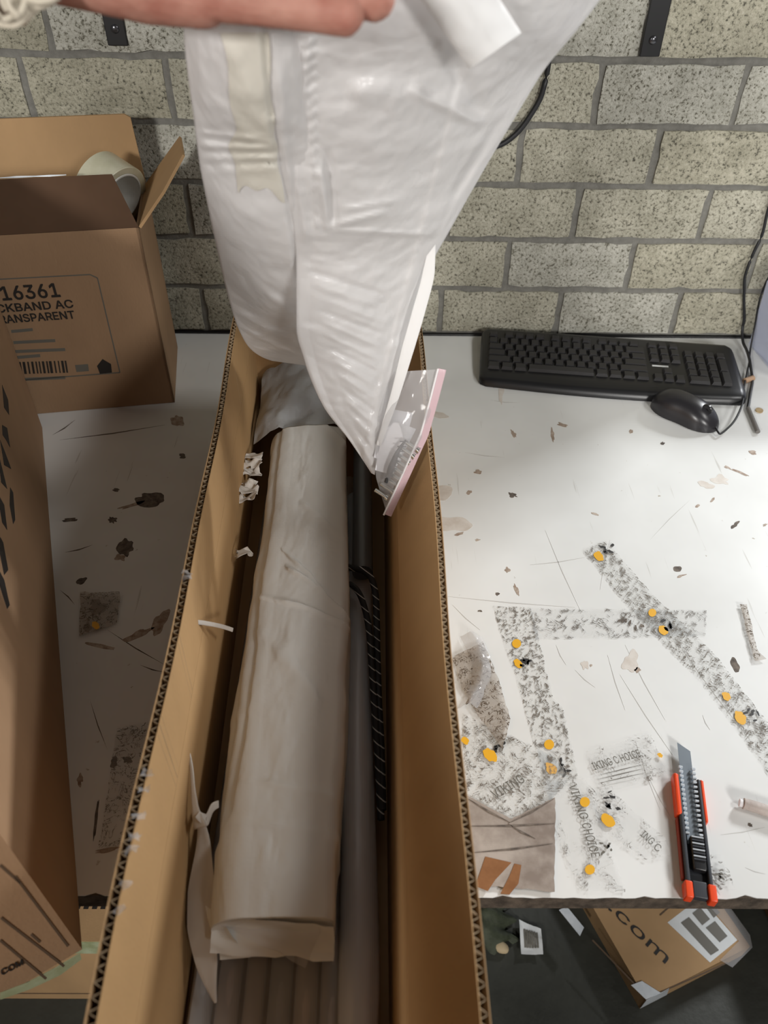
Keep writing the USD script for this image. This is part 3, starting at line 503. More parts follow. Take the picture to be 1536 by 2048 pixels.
def ex_left(S):
    e = 0*S[..., 0]
    for a, b in [((525, 40), (545, 240)), ((545, 240), (578, 410)), ((578, 410), (600, 560))]: e = e-pxr(S, a, b, 6, .005, 6)
    e = e+step(S, (620, 262), (380, 250), 8, .005)
    for k in range(7): e = e+pxr(S, (385, 262+k*14), (520+10*k, 280+k*9), 5, .0022*(-1)**k)
    for a, b, w, am in [((470, 690), (600, 640), 7, .006), ((460, 620), (600, 690), 9, .006), ((500, 560), (600, 640), 10, .005), ((480, 655), (600, 715), 6, .006), ((520, 700), (640, 700), 6, .005), ((560, 130), (590, 600), 12, .004), ((410, 440), (580, 430), 20, .003)]: e = e+pxr(S, a, b, w, am)
    return e
m, PL, SL, NL = lobe([(-190, 365, -190, 600, .44, .43, .020), (50, 367, 50, 608, .47, .455, .022), (240, 388, 240, 618, .54, .52, .025), (320, 398, 320, 630, .585, .56, .026), (480, 430, 480, 650, .69, .66, .03), (600, 458, 600, 662, .80, .765, .034), (660, 478, 665, 668, .88, .83, .034), (700, 503, 712, 690, .95, .89, .028), (722, 545, 745, 715, 1.0, .92, .012)], seed=3, extra=ex_left, wr=.005)
obj('left_fold', m, m_bag, bag, smooth=True)
# cream inner sheet seen at the top left
i0, i1 = 20, 66; G = []
for i in range(i0, i1):
    q = (i-i0)/(i1-1-i0); uu = np.linspace(.30+.05*math.sin(q*5)+.02*math.sin(q*17)+.20*max(0, q-.7), .70-.02*q+.01*math.sin(q*21), 22)*(NL-1); w0 = np.floor(uu).astype(int); fr2 = (uu-w0)[:, None]
    G.append(PL[i, w0]*(1-fr2)+PL[i, w0+1]*fr2)
G = A(G); wv_ = np.linspace(0, 1, len(G)); G = np.stack([PchipInterpolator(wv_, G[:, k])(wv_*(1-.035*(.5+.5*math.sin(k*.55))-.03*math.sin(k*.21))) for k in range(22)], 1); G = G+unit_rows(CAM-G)*(.0012+.0022*meshkit.fbm(G*70, 3, 2))[..., None]
obj('cream_inner_sheet', sheet(G, -.0003), m_bag_cream, bag, smooth=True)
def ex_right(S):
    e = 0*S[..., 0]
    e = e+step(S, (1260, 462), (560, 478), 9, .006)                  # the break across the film near its lower third
    for k in range(16): e = e+pxr(S, (604+2*k, 95+k*24), (634-1*k+k, 75+k*24), 4, .0028, 8)      # gathered seam
    e = e+pxr(S, (620, 60), (588, 330), 8, .004)+pxr(S, (588, 330), (612, 480), 9, .006)+pxr(S, (640, 330), (655, 450), 10, .006)-pxr(S, (655, 300), (668, 455), 9, .006)
    e = e+pxr(S, (655, 455), (770, 425), 6, .005)+pxr(S, (690, 420), (800, 400), 5, .004)+pxr(S, (655, 460), (860, 470), 5, .004)
    e = e+pxr(S, (820, 180), (960, 245), 12, .006)+pxr(S, (700, 180), (860, 200), 30, .006)-pxr(S, (900, 120), (960, 230), 20, .008)
    for k in range(14): e = e+pxr(S, (610+8*k, 540+26*k), (770-k*2, 590+26*k), 5, .0022*(1 if k % 3 else -1.4))
    e = e+pxr(S, (1020, 240), (930, 380), 6, .006)-pxr(S, (1000, 240), (905, 400), 9, .006)+pxr(S, (930, 370), (850, 560), 8, .004)
    e = e-step(S, (835, 480), (735, 860), 5, .0045)
    return e
m, PR, SR, NR = lobe([(-190, 500, -190, 1330, .40, .50, .03), (0, 518, 0, 1200, .43, .535, .035), (60, 525, 65, 1150, .45, .55, .035), (135, 533, 135, 1092, .48, .575, .036), (240, 545, 235, 1030, .52, .61, .036), (350, 566, 350, 962, .57, .655, .034), (460, 588, 460, 900, .63, .70, .032), (530, 592, 530, 862, .675, .73, .03), (650, 592, 620, 830, .725, .765, .028), (720, 608, 700, 812, .765, .79, .024), (810, 645, 790, 790, .80, .82, .018), (880, 698, 880, 766, .835, .845, .01), (946, 742, 950, 750, .87, .87, .003)], seed=11, extra=ex_right, wr=.0048, N=110, NV=240)
obj('front_fold', m, m_bag, bag, smooth=True)
hp = [dep(a, b, c) for a, b, c in [(866, 466, .695), (858, 540, .72), (838, 620, .745), (815, 700, .77), (790, 790, .80), (770, 850, .82), (757, 890, .832)]]
obj('hem', ribbon(hp, [.004, .011, .012, .012, .010, .008, .005], .0012, Rv), m_hem, bag, smooth=True)
# folded-over tab near the top right
def curl(c, n=26, m_=18):
    a, b, c_, d = [dep(*q) for q in c]; s = np.linspace(0, 1, n); t = np.linspace(0, 1, m_)
    G = np.array([[(a*(1-u)+b*u)*(1-v)+(d*(1-u)+c_*u)*v for u in s] for v in t]); return G+unit_rows(CAM-G)*(np.sin(np.pi*s)[None, :]**.7*.020*np.linspace(.3, 1, m_)[:, None]-.002+(meshkit.fbm(G*50, 3, 4)-.5)*.004)[..., None]
obj('turned_tab', sheet(curl([(770, -110, .385), (930, -110, .41), (1042, 66, .487), (938, 138, .480)]), .0003), m_hem, bag, smooth=True)

# zip bag with hardware and leaflet
zb_ = thing('zip_bag', 'clear zip-lock bag with pinkish seal hanging from the white bag into the carton', 'bag', dep(800, 900, .88))
def zp(u, v):
    """u across from the bag's bottom to its seal, v along from the far corner down to the near corner."""
    xl, yl = np.interp(v, [0, .35, .7, 1], [770, 750, 752, 764]), np.interp(v, [0, .35, .7, 1], [745, 860, 955, 995])
    xr, yr = np.interp(v, [0, .2, .45, .75, 1], [884, 868, 850, 812, 775]), np.interp(v, [0, .2, .45, .75, 1], [738, 800, 865, 950, 1030])
    return xl+(xr-xl)*u, yl+(yr-yl)*u, (.80+.075*v)+(-.02*u)
us, vs = np.linspace(0, 1, 20), np.linspace(0, 1, 30)
def zsheet(off, amp, seed):
    G = np.array([[dep(*zp(u, v)) for u in us] for v in vs]); b = np.outer(np.sin(np.pi*vs), np.sin(np.pi*us)); return G+unit_rows(CAM-G)*(off*b+(meshkit.fbm(G*60, 3, seed)-.5)*amp)[..., None]
obj('front_film', sheet(zsheet(.012, .008, 2), .0002), m_clear, zb_, smooth=True)
obj('back_film', sheet(zsheet(-.012, .006, 5), .0002), m_clear, zb_, smooth=True)
sp = [dep(*zp(1, v)) for v in np.linspace(0, 1, 12)]
obj('seal_strip', ribbon(sp, .0085, .0009, Rv), m_zip, zb_, smooth=True)
obj('seal_ridge', tube([p-Rv*.004-Fv*.001 for p in sp], .0011, 8, 30), m_zip_white, zb_, smooth=True)
lf = thing('instruction_leaflet', 'folded pale paper leaflet inside the zip-lock bag', 'paper', dep(790, 860, .845))
def quad(c, dd=.0, n=8, seed=1, amp=.004):
    a, b, c_, d = [dep(x, y, z+dd) for x, y, z in c]; s = np.linspace(0, 1, n); G = np.array([[(a*(1-u)+b*u)*(1-v)+(d*(1-u)+c_*u)*v for u in s] for v in s]); return G+unit_rows(CAM-G)*((meshkit.fbm(G*40, 2, seed)-.5)*amp)[..., None]
obj('sheet', sheet(quad([(765, 815, .826), (826, 826, .83), (800, 930, .848), (748, 915, .842)], seed=3), .0004), m_paper, lf)
obj('sheet', sheet(quad([(770, 835, .824), (832, 858, .829), (785, 950, .85), (750, 940, .847)], seed=8), .0004), m_paper, lf)
for k in range(9):
    v = k/8; cx, cy = 824-58*v+rng.normal(0, 2), 892+95*v; d = .826+.036*v; p0 = dep(cx-13, cy-7, d); p1 = dep(cx+9, cy+7, d-.003)
    t = thing('metal_bolt', 'small shiny metal fitting in the zip-lock bag', 'bolt', p0, 'metal fittings in the zip-lock bag')
    obj('shank', tube([p0, p1], .0022, 10, 3), m_metal, t, smooth=50); obj('head', tube([p1, p1+unit(p1-p0)*.003], .0042, 12, 2), m_metal, t, smooth=50)
t = thing('rubber_strip', 'short black ribbed rubber strip beside the metal fittings in the zip-lock bag', 'rubber strip', dep(786, 930, .838))
obj('strip', tube([dep(812, 880, .824), dep(795, 905, .83), dep(783, 935, .838), dep(772, 965, .846)], [.001, .0025, .004, .002], 10, 20), m_pole_dark, t, smooth=60)
for k in range(8):
    c = dep(808-4.4*k, 885+10*k, .822+.003*k); obj('rib', tube([c-Rv*.0045-Uv*-.001, c+Rv*.0045+Uv*.001], .0006, 6, 2), m_pole_dark, t)

# ================================================================ HAND
person = thing('person', 'bare hand with knitted cuff gripping the top of the white bag', 'person', dep(400, -60, .40))
def limb(chain):
    out = []
    for (a, ra), (b, rb) in zip(chain[:-1], chain[1:]):
        out.append(manifold3d.Manifold.batch_hull([manifold3d.Manifold.sphere(ra, 24).translate(a.tolist()), manifold3d.Manifold.sphere(rb, 24).translate(b.tolist())]))
    return out
D0 = .405
def hp_(x, y, d): return dep(x, y, d)
wrist = hp_(70, -140, .415)
parts = limb([(hp_(-420, -330, .45), .040), (hp_(-150, -210, .43), .033), (wrist, .027)])
palm = [(hp_(70, -105, .412), .024), (hp_(70, -190, .42), .022), (hp_(300, -52, .40), .0225), (hp_(400, -22, .398), .0175), (hp_(440, -120, .402), .0165), (hp_(450, -215, .41), .0155), (hp_(430, -290, .42), .0145), (hp_(230, -220, .42), .020)]
parts.append(manifold3d.Manifold.batch_hull([manifold3d.Manifold.sphere(r, 24).translate(c.tolist()) for c, r in palm]))
FING = [  # pinky, ring, middle, index: knuckle, first joint, second joint, tip
    [((430, -8, .396), .0115), ((560, 8, .385), .0105), ((688, 28, .383), .0098), ((705, -8, .408), .0088), ((655, -25, .424), .0078)],
    [((450, -85, .396), .0120), ((590, -62, .380), .0112), ((748, -5, .386), .0105), ((755, -45, .412), .0094), ((690, -70, .430), .0084)],
    [((455, -175, .400), .0122), ((620, -165, .382), .0114), ((790, -100, .388), .0106), ((790, -145, .416), .0096), ((715, -165, .434), .0085)],
    [((450, -265, .410), .0120), ((620, -270, .392), .0110), ((770, -205, .398), .0102), ((770, -245, .424), .0093), ((700, -262, .440), .0083)]]
for fg in FING: parts += limb([(hp_(*p), r) for p, r in fg])
parts += limb([(hp_(230, -240, .425), .019), (hp_(420, -330, .445), .0135), (hp_(560, -290, .455), .0115), (hp_(660, -250, .458), .0098)])
hand = parts[0]
for p in parts[1:]: hand = hand+p
hm = arr(hand.refine_to_length(.0035)); hm.merge_vertices(); trimesh.smoothing.filter_taubin(hm, iterations=14)
v = hm.vertices; nn = hm.vertex_normals
def crease(v, a, b, w, dp):
    a, b = hp_(*a), hp_(*b); d = unit(b-a); t = np.clip((v-a)@d, 0, np.linalg.norm(b-a)); o = np.linalg.norm(v-(a+t[:, None]*d), axis=1); return -dp*np.exp(-(o/w)**2)
dz = crease(v, (425, 45, .385), (470, -40, .375), .0022, .0018)+crease(v, (405, 40, .39), (440, -60, .375), .0018, .0012)+crease(v, (560, 50, .38), (570, -20, .37), .002, .0010)+crease(v, (690, 70, .375), (700, -5, .37), .002, .001)
hm.vertices = v+nn*(dz+(meshkit.fbm(v*140, 3, 3)-.5)*.0008)[:, None]
obj('hand', hm, m_skin, person, smooth=True)
for fg, off in zip(FING, range(4)):
    a, b = hp_(*fg[-2][0]), hp_(*fg[-1][0]); r = fg[-1][1]; dd = unit(b-a); out = unit(Fv-dd*(Fv@dd)); sd = np.cross(dd, out)
    G = np.array([[b-dd*.006+dd*.010*u+out*(r*.96*math.cos(w))+sd*(r*.9*math.sin(w)) for w in np.linspace(-.7, .7, 9)] for u in np.linspace(0, 1, 7)])
    obj('finger_nail', sheet(G, .0006), m_nail, person, smooth=True)
sl = tube([hp_(-460, -400, .45), hp_(-230, -240, .43), hp_(-110, -140, .42), hp_(5, -92, .412)], [.062, .050, .040, .034], 36, 40); sv = sl.vertices
sl.vertices = sv+(meshkit.fbm(sv*60, 3, 6)[:, None]-.5)*.008*unit_rows(sv-sv.mean(0))
obj('sleeve_cuff', sl, m_sleeve, person, smooth=True)
cc = hp_(60, 5, .405); loops = []
for k in range(22):
    o = (lambda a_: hp_(-14+92*a_+12*rng.random(), 16-66*a_+14*rng.random(), .385+.02*rng.random()))(rng.random()); ph = rng.random()*6
    loops.append(tube([o+A([.006*math.cos(ph+s)+.002*s, .004*math.sin(ph+1.3*s), .006*math.sin(ph+s)]) for s in np.linspace(0, 5, 9)], .0017, 7, 26))
obj('cuff_yarn', cat_(loops), m_fleece, person, smooth=True, kind='stuff')

# the rest of the person stands behind the near end of the carton, looking over it
def blobs(ch): return limb([(A(p, float), r) for p, r in ch])
bd = blobs([((-.11, -.42, .98), .135), ((-.11, -.42, 1.22), .145), ((-.11, -.42, 1.40), .13)])+blobs([((-.29, -.42, 1.42), .075), ((.07, -.42, 1.42), .075)])+blobs([((-.20, -.42, 1.0), .11), ((-.20, -.43, .55), .075), ((-.21, -.44, .12), .05)])+blobs([((-.01, -.42, 1.0), .11), ((0, -.43, .55), .075), ((.01, -.44, .12), .05)])
bd += blobs([((-.29, -.42, 1.42), .070), ((-.42, -.14, 1.42), .055), (hp_(-460, -360, .45), .048)])+blobs([((.07, -.42, 1.42), .070), ((.20, -.26, 1.28), .052), ((.12, -.05, 1.56), .040)])
b_ = bd[0]
for p in bd[1:]: b_ = b_+p
bm = arr(b_.refine_to_length(.03)); bm.merge_vertices(); trimesh.smoothing.filter_taubin(bm, iterations=10)
obj('clothing', bm, m_sleeve, person, smooth=True)
hd = blobs([((-.11, -.42, 1.50), .058), ((-.11, -.39, 1.58), .056)])+blobs([((-.11, -.38, 1.72), .098), ((-.11, -.35, 1.64), .072)])+blobs([((-.11, -.28, 1.685), .014), ((-.11, -.27, 1.655), .016)])+blobs([((-.205, -.39, 1.67), .016), ((-.205, -.39, 1.70), .018)])+blobs([((-.015, -.39, 1.67), .016), ((-.015, -.39, 1.70), .018)])
b_ = hd[0]
for p in hd[1:]: b_ = b_+p
bm = arr(b_.refine_to_length(.012)); bm.merge_vertices(); trimesh.smoothing.filter_taubin(bm, iterations=8); obj('head', bm, m_skin, person, smooth=True)
hr = trimesh.creation.icosphere(3, .108); hr.vertices = hr.vertices*A([.96, 1.0, .95])+A([-.11, -.405, 1.735]); obj('hair', hr, plain('dark_hair', (.03, .022, .016), .7), person, smooth=True)
for sx in (-.21, .01): obj('shoe', rbox((sx-.045, -.51, .0005), (sx+.045, -.24, .09), .03, 12), m_black, person, smooth=True)

# ================================================================ CARTONS LEFT
def edge_board(poly, th, mat, name, parent, label=None): return obj(name, slab(poly, th), mat, parent, label=label)
# back left, open, with print
fr_, br_ = A([-.345, 1.098, T]), A([-.376, 1.272, T]); dx = unit(A([-.345, 1.098, 0])-A([-.565, 1.062, 0])); dy = unit(br_-fr_); dy = unit(dy-dx*(dy@dx)); WB, DB, HBX = .36, .178, .302
up = A([0, 0, 1.0]); fl_ = fr_-dx*WB; bl_ = fl_+dy*DB; br_ = fr_+dy*DB
c2 = thing('printed_carton', 'open brown carton with printed front and raised flaps against the wall', 'carton', (fr_+bl_)/2)
b0 = up*.0006
def panel(a, b, h, th, name='side_panel', mat=m_kraft_dark): obj(name, slab([a+b0, b+b0, b+up*h, a+up*h], th), mat, c2)
panel(fl_, fr_, HBX, -.004, 'front_panel'); panel(fr_, br_, HBX, -.004); panel(br_, bl_, HBX, -.004); panel(bl_, fl_, HBX, -.004)
obj('bottom_panel', slab([fl_+b0+dx*.005+dy*.005, fr_+b0-dx*.005+dy*.005, br_+b0-dx*.005-dy*.005, bl_+b0+dx*.005-dy*.005], .004), m_kraft_dark, c2)
tz = up*(HBX+.0006)
q = [bl_+tz, br_+tz, br_+tz+up*.095+dx*-.004, br_+tz+up*.100-dx*.012, bl_+tz+up*.100]
obj('back_flap', slab(q, .004), m_kraft, c2)
ff = unit(up*.78+dy*.62)
obj('front_flap', slab([fl_+tz, fr_+tz, fr_+tz+ff*.075-dx*.028, fl_+tz+ff*.075], -.0035), m_brown_tape, c2, label='front flap covered with dark brown tape')
t0 = fl_+tz+ff*.0755+dx*.05
obj('tape_edge', sheet(np.array([[t0+dx*.022*k+ff*.0012*s+A([0, 0, rng.normal(0, .0007)]) for s in range(3)] for k in range(11)]), .0003), m_white_tape, c2)
rf = unit(up*.78+dx*.72)
obj('right_flap', slab([fr_+tz-dy*-.002, fr_+tz+dy*.165, fr_+tz+dy*.162+rf*.095, fr_+tz+dy*.052+rf*.108, fr_+tz+dy*.012+rf*.06], .004), m_kraft, c2)
fo = -dy
def face_text(s, h, u, w, width=None, bold=False, mat=m_ink, name='print'):
    m = meshkit.text_mesh(s, h, .0004, bold)
    if width: m.apply_scale([width/m.extents[0], 1, 1])
    obj(name, placed(m, fr_-dx*u+up*w+fo*.0003, dx, up), mat, c2)
# positions: u = distance left of the front right edge, w = height
def fpos(px, py):
    n_ = np.cross(dx, up); r = ray(px, py); tt = ((fr_-CAM)@n_)/(r@n_); p = CAM+r*tt-fr_; return -(p@dx), p@up
def ftext(s, p0, p1, h, **k):
    u0, w0 = fpos(*p0); u1, w1 = fpos(*p1); face_text(s, h, u0, (w0+w1)/2, u0-u1, **k)
ftext('016361', (-22, 603), (119, 592), .021, bold=True); ftext('PACKBAND AC', (-42, 627), (146, 615), .0125, bold=True); ftext('TRANSPARENT', (-15, 648), (150, 636), .0125, bold=True)
def fquad(pts, mat, name):
    P3 = [fr_-dx*fpos(*p)[0]+up*fpos(*p)[1]+fo*.0002 for p in pts]; obj(name, slab(P3, .0003), mat, c2)
for a, b in [((-30, 560), (180, 549)), ((180, 549), (195, 556)), ((195, 556), (240, 745)), ((240, 745), (-20, 765))]:
    a, b = A(a, float), A(b, float); nrm = unit(A([-(b-a)[1], (b-a)[0]]))*1.2; fquad([a-nrm, b-nrm, b+nrm, a+nrm], m_ink_soft, 'frame_line')
x = 38
while x < 132:
    wd = 2+4*rng.random(); fquad([(x, 724+(x-38)*-.03), (x+wd, 724+(x-38)*-.03), (x+wd+4, 748+(x-38)*-.03), (x+4, 748+(x-38)*-.03)], m_ink, 'barcode_bar'); x += wd+2+3*rng.random()
for y0, x1 in ((660, 65), (682, 110), (700, 130), (712, 80), (756, 130)):
    fquad([(22+(y0-660)*.2, y0), (x1, y0-4), (x1+1, y0+2), (23+(y0-660)*.2, y0+6)], m_ink_soft, 'print_line')
fquad([(205, 718), (222, 728), (224, 745), (200, 748), (194, 732)], m_ink, 'recycling_mark'); fquad([(150, 730), (176, 728), (178, 742), (153, 744)], m_ink_soft, 'print_mark')
fquad([(160, 662), (195, 655), (212, 670), (210, 690), (175, 698), (158, 684)], m_ink_soft, 'print_mark') if False else None
# tape rolls inside it
def ring(c, ax, ro_, ri, w, n=48):
    x = unit(np.cross(ax, [0.2, 1, 0.3])); y = np.cross(ax, x); a = np.linspace(0, 2*np.pi, n, endpoint=False); cs = np.cos(a)[:, None]*x+np.sin(a)[:, None]*y
    L = [c+cs*r_+ax*h for r_, h in ((ri, -w/2), (ro_-.001, -w/2), (ro_, -w/2+.001), (ro_, w/2-.001), (ro_-.001, w/2), (ri, w/2))]; k = len(L); V = np.vstack(L); f = []
    for q in range(k):
        for i in range(n): f.append([q*n+i, q*n+(i+1) % n, ((q+1) % k)*n+(i+1) % n, ((q+1) % k)*n+i])
    m = arr((V, f)); m.fix_normals(); return m
rollc = fr_-dx*.046+dy*.108+up*.315; ax = unit(dx*.72-dy*.62-up*.30)
t = thing('tape_roll', 'roll of clear packing tape standing up out of the printed carton', 'tape roll', rollc)
obj('tape', ring(rollc, ax, .050, .040, .048), m_roll, t, smooth=40); obj('core', ring(rollc, ax, .0397, .037, .050), m_roll_side, t, smooth=40)
rc2 = fr_-dx*.125+dy*.10+up*.275
t = thing('tape_roll', 'second roll of clear tape deeper inside the printed carton', 'tape roll', rc2); a2 = unit(dx*.2+dy*.2+up)
obj('tape', ring(rc2, a2, .050, .040, .048), m_roll, t, smooth=40); obj('core', ring(rc2, a2, .0397, .037, .050), m_roll_side, t, smooth=40)

# big carton at the left edge of the picture
A0, B0 = A([-.545, 1.025, T]), A([-.264, .25, T]); cdir = unit(onz(0, 1996)-B0); C0, E0 = B0+cdir*.42, A0+cdir*.42; HL = .40
c3 = thing('tall_carton', 'tall closed brown carton at the left with dark lettering on its side', 'carton', (A0+C0)/2)
b1 = up*.0006
def pan3(a, b, name, mat): obj(name, slab([a+b1, b+b1, b+up*HL, a+up*HL], .005 if np.cross(b-a, up)@((A0+C0)/2-a) < 0 else -.005), mat, c3)
ins = lambda p, q: p+(q-p)*0
obj('body', slab([A0+b1, E0+b1, C0+b1, B0+b1], HL if np.cross(E0-A0, C0-A0)[2] > 0 else -HL), cardboard('tall_carton_board', (.36, .225, .13)), c3)
fn = unit(np.cross(up, cdir)); fn = fn if fn@(B0-A0) > 0 else -fn         # outward of the near face
def near(px, py): r = ray(px, py); return CAM+r*(((B0-CAM)@fn)/(r@fn))
def nearquad(pts, mat, name, lift=.0004, th=.0006): obj(name, slab([near(*p)+fn*lift for p in pts], th), mat, c3)
m_groove = plain('score_line', (.10, .062, .035), .8)
for a, b in [((30, 1752), (136, 1892)), ((0, 1730), (40, 1765)), ((2, 1835), (128, 1932)), ((0, 1880), (92, 1957)), ((62, 1868), (80, 1884))]:
    a, b = A(a, float), A(b, float); nn_ = unit(A([-(b-a)[1], (b-a)[0]]))*2.6; nearquad([a-nn_, b-nn_, b+nn_, a+nn_], m_groove, 'score_line')
nearquad([(0, 1985), (60, 1962), (110, 1936), (160, 1906), (163, 1918), (120, 1950), (60, 1978), (0, 1999)], m_green_tape, 'bottom_tape', .0003, .0006)
d_ = near(46, 1928)-near(2, 1950)
m = meshkit.text_mesh('COM', .010, .0004, True); m.apply_scale([np.linalg.norm(d_)/m.extents[0], 1, 1]); obj('print', placed(m, near(2, 1950)+fn*.0004, d_, up), m_ink, c3)
rn = unit(np.cross(B0-A0, up)); rn = rn if rn[0] > 0 else -rn
def sidep(px, py): r = ray(px, py); return CAM+r*(((B0-CAM)@rn)/(r@rn))
for st in ([(4, 770), (16, 800), (18, 830), (8, 815)], [(4, 850), (14, 856), (20, 895), (12, 880), (5, 870)], [(0, 880), (10, 905), (22, 938), (8, 930)], [(-4, 905), (6, 945), (14, 978), (2, 965)], [(20, 975), (26, 985), (30, 1040), (26, 1048), (19, 1010)], [(-6, 985), (8, 1010), (14, 1060), (4, 1045)], [(-8, 1060), (6, 1085), (16, 1140), (8, 1150), (0, 1110)], [(-8, 1130), (8, 1160), (19, 1210), (14, 1218), (0, 1175)]):
    obj('lettering', slab([sidep(*p)+rn*.0003 for p in st], .0004), m_ink, c3)

# ================================================================ KEYBOARD, MOUSE, CABLES, BIN
ka, kb_, kc = onz(962, 690), onz(1470, 712), onz(958, 772)
k0 = onz(957, 772); k1 = onz(1488, 812); kx = unit(k1-k0); ky = np.cross(up, kx); KW, KD = np.linalg.norm(k1-k0)+.004, .160
kbd = thing('keyboard', 'full-size black keyboard at the back of the bench beneath the brick wall', 'keyboard', k0+kx*KW/2+ky*KD/2)
def kp(u, v, h): return k0+kx*u+ky*v+up*h
prof = [(0, .0006), (.002, .010), (.010, .0155), (.026, .0185), (KD-.012, .026), (KD, .022), (KD, .0006)]
def kprofile(u, du=0): return A([kp(u, v, h) for v, h in prof])
secs = []; us_ = np.r_[0, .004, .012, np.linspace(.03, KW-.03, 14), KW-.012, KW-.004, KW]
for u in us_:
    e = min(u, KW-u); sh = max(0, 1-e/.012); pr = [(v+(.010*sh**2 if v < .08 else -.010*sh**2), h*(1-.25*sh**3) if h > .001 else h) for v, h in prof]
    secs.append([kp(u, v-.010*math.sin(math.pi*u/KW)*(v < .03), h) for v, h in pr])
S = A(secs); ns_ = S.shape[1]; V = S.reshape(-1, 3); f = []
for i in range(len(us_)-1):
    for j in range(ns_): f.append([i*ns_+j, i*ns_+(j+1) % ns_, (i+1)*ns_+(j+1) % ns_, (i+1)*ns_+j])
f = A(f); f = np.vstack([f[:, [0, 1, 2]], f[:, [0, 2, 3]]]); ends = [[0, j+1, j] for j in range(1, ns_-1)]+[[(len(us_)-1)*ns_, (len(us_)-1)*ns_+j, (len(us_)-1)*ns_+j+1] for j in range(1, ns_-1)]
km = trimesh.Trimesh(V, np.vstack([f, ends]), process=False); km.fix_normals()
obj('case', km, m_black, kbd, smooth=35)
PIT = .0187
def key(u, v, w, h=PIT, mat=m_key):
    zt = .0185+(v-.026)/(KD-.012-.026)*.0075; zt2 = zt+(h/(KD-.038))*.0075; g = .0011; i = .0022; hh = .0062
    lo = [(u+g, v+g, zt+.0002), (u+w-g, v+g, zt+.0002), (u+w-g, v+h-g, zt2+.0002), (u+g, v+h-g, zt2+.0002)]; hi = [(u+g+i, v+g+i*.6, zt+hh), (u+w-g-i, v+g+i*.6, zt+hh), (u+w-g-i, v+h-g-i*1.2, zt2+hh), (u+g+i, v+h-g-i*1.2, zt2+hh)]
    V = A([kp(*p) for p in lo+hi]); F = [[0, 3, 2, 1], [4, 5, 6, 7], [0, 1, 5, 4], [1, 2, 6, 5], [2, 3, 7, 6], [3, 0, 4, 7]]
    obj('key', arr((V, F)), mat, kbd)
u0, v0 = .012, .027; q = PIT
rowsk = [[1.25, 1.25, 1.25, 6.25, 1.25, 1.25, 1.25, 1.25], [2.25]+[1]*10+[2.75], [1.75]+[1]*11+[2.25], [1.5]+[1]*12+[1.5], [1]*13+[2]]
for r, ws in enumerate(rowsk):
    x = u0
    for w in ws: key(x, v0+r*q, w*q); x += w*q
x = u0
for k in range(13): key(x, v0+5*q+.004, q, q*.8); x += q*(1.5 if k in (0, 4, 8) else 1)
x2 = u0+15.25*q
for r in (3, 4):
    for k in range(3): key(x2+k*q, v0+r*q, q)
for k in range(3): key(x2+k*q, v0+5*q+.004, q, q*.8)
for k in range(3): key(x2+k*q, v0, q)
key(x2+q, v0+q, q)
x3 = u0+18.5*q; x3 = min(x3, KW-.012-4*q*1.0)
for r in range(1, 5):
    for k in range(3): key(x3+k*q, v0+r*q, q)
key(x3, v0, 2*q); key(x3+2*q, v0, q); key(x3+3*q, v0, q, 2*q); key(x3+3*q, v0+2*q, q, 2*q); key(x3+3*q, v0+4*q, q)
lg = sheet(np.array([[kp(x2+.004+.028*i/6, v0+2.3*q+.0045*j/3, .0212+.00022*j) for j in range(4)] for i in range(7)]), .0003); obj('logo_mark', lg, m_label, kbd, label='small pale logo mark')
# mouse
ma, mb = onz(1302, 806), onz(1424, 858); mx = unit(mb-ma); my = np.cross(up, mx); ML = .118
mo = thing('mouse', 'dark computer mouse lying in front of the keyboard right end', 'computer mouse', ma+mx*ML/2)
mc = ma+mx*ML*.5+my*.002
def mouse(nu=40, nv=24, sc=1.0, zo=0.0):
    V = []
    for i in range(nu+1):
        s = i/nu; w = .031*sc*(max(0, 1-abs(2*s-1)**2.6))**.5*(1-.10*math.sin(math.pi*s)**6)
        h = .038*sc*(max(0, 1-abs(2*(s**.82)-1)**2.4))**.62
        for j in range(nv+1):
            a = math.pi*j/nv; c_, s_ = math.cos(a), math.sin(a)
            V.append(mc+mx*(s-.5)*ML*sc+my*w*np.sign(c_)*abs(c_)**.8+up*(.0008+zo+h*s_**.75))
        V.append(mc+mx*(s-.5)*ML*sc+up*(.0008+zo))
    n1 = nv+2; f = []
    for i in range(nu):
        for j in range(n1): f.append([i*n1+j, i*n1+(j+1) % n1, (i+1)*n1+(j+1) % n1, (i+1)*n1+j])
    m = arr((A(V), A(f))); m.merge_vertices(); m.update_faces(m.nondegenerate_faces()); m.fix_normals(); return m
obj('shell', mouse(), m_mouse, mo, smooth=70)
wc = mc+mx*ML*.27+up*.029; obj('scroll_wheel', ring(wc, my, .009, .003, .006, 28), m_black, mo, smooth=40)
wc2 = mc+mx*ML*.27+up*.0345; 
cabl = [ma+mx*(ML-.006)+up*.008, onz(1440, 868, T+.006), onz(1462, 850, T+.010), onz(1478, 825, T+.012), onz(1486, 800, T+.010), onz(1488, 775, T+.008), onz(1494, 745, T+.006), onz(1499, 715, T+.006), onz(1510, 650, T+.05), onz(1522, 590, T+.09), ony(1545, 545, 1.28)]
obj('mouse_cable', tube(cabl, .0017, 8, 120), m_cable, mo, smooth=60)
t = thing('cable', 'black cable hanging down the wall at the right edge onto the bench', 'cable', ony(1486, 640, W-.006))
cb = [ony(1590, -250, W-.006), ony(1600, 60, W-.006), ony(1575, 300, W-.006), ony(1536, 420, W-.006), ony(1524, 470, W-.006), ony(1505, 510, W-.006), ony(1492, 545, W-.006), ony(1488, 590, W-.006), ony(1486, 650, W-.008), onz(1488, 690, T+.006), onz(1498, 715, T+.012), onz(1504, 750, T+.004), onz(1500, 790, T+.004), onz(1496, 815, T+.004)]
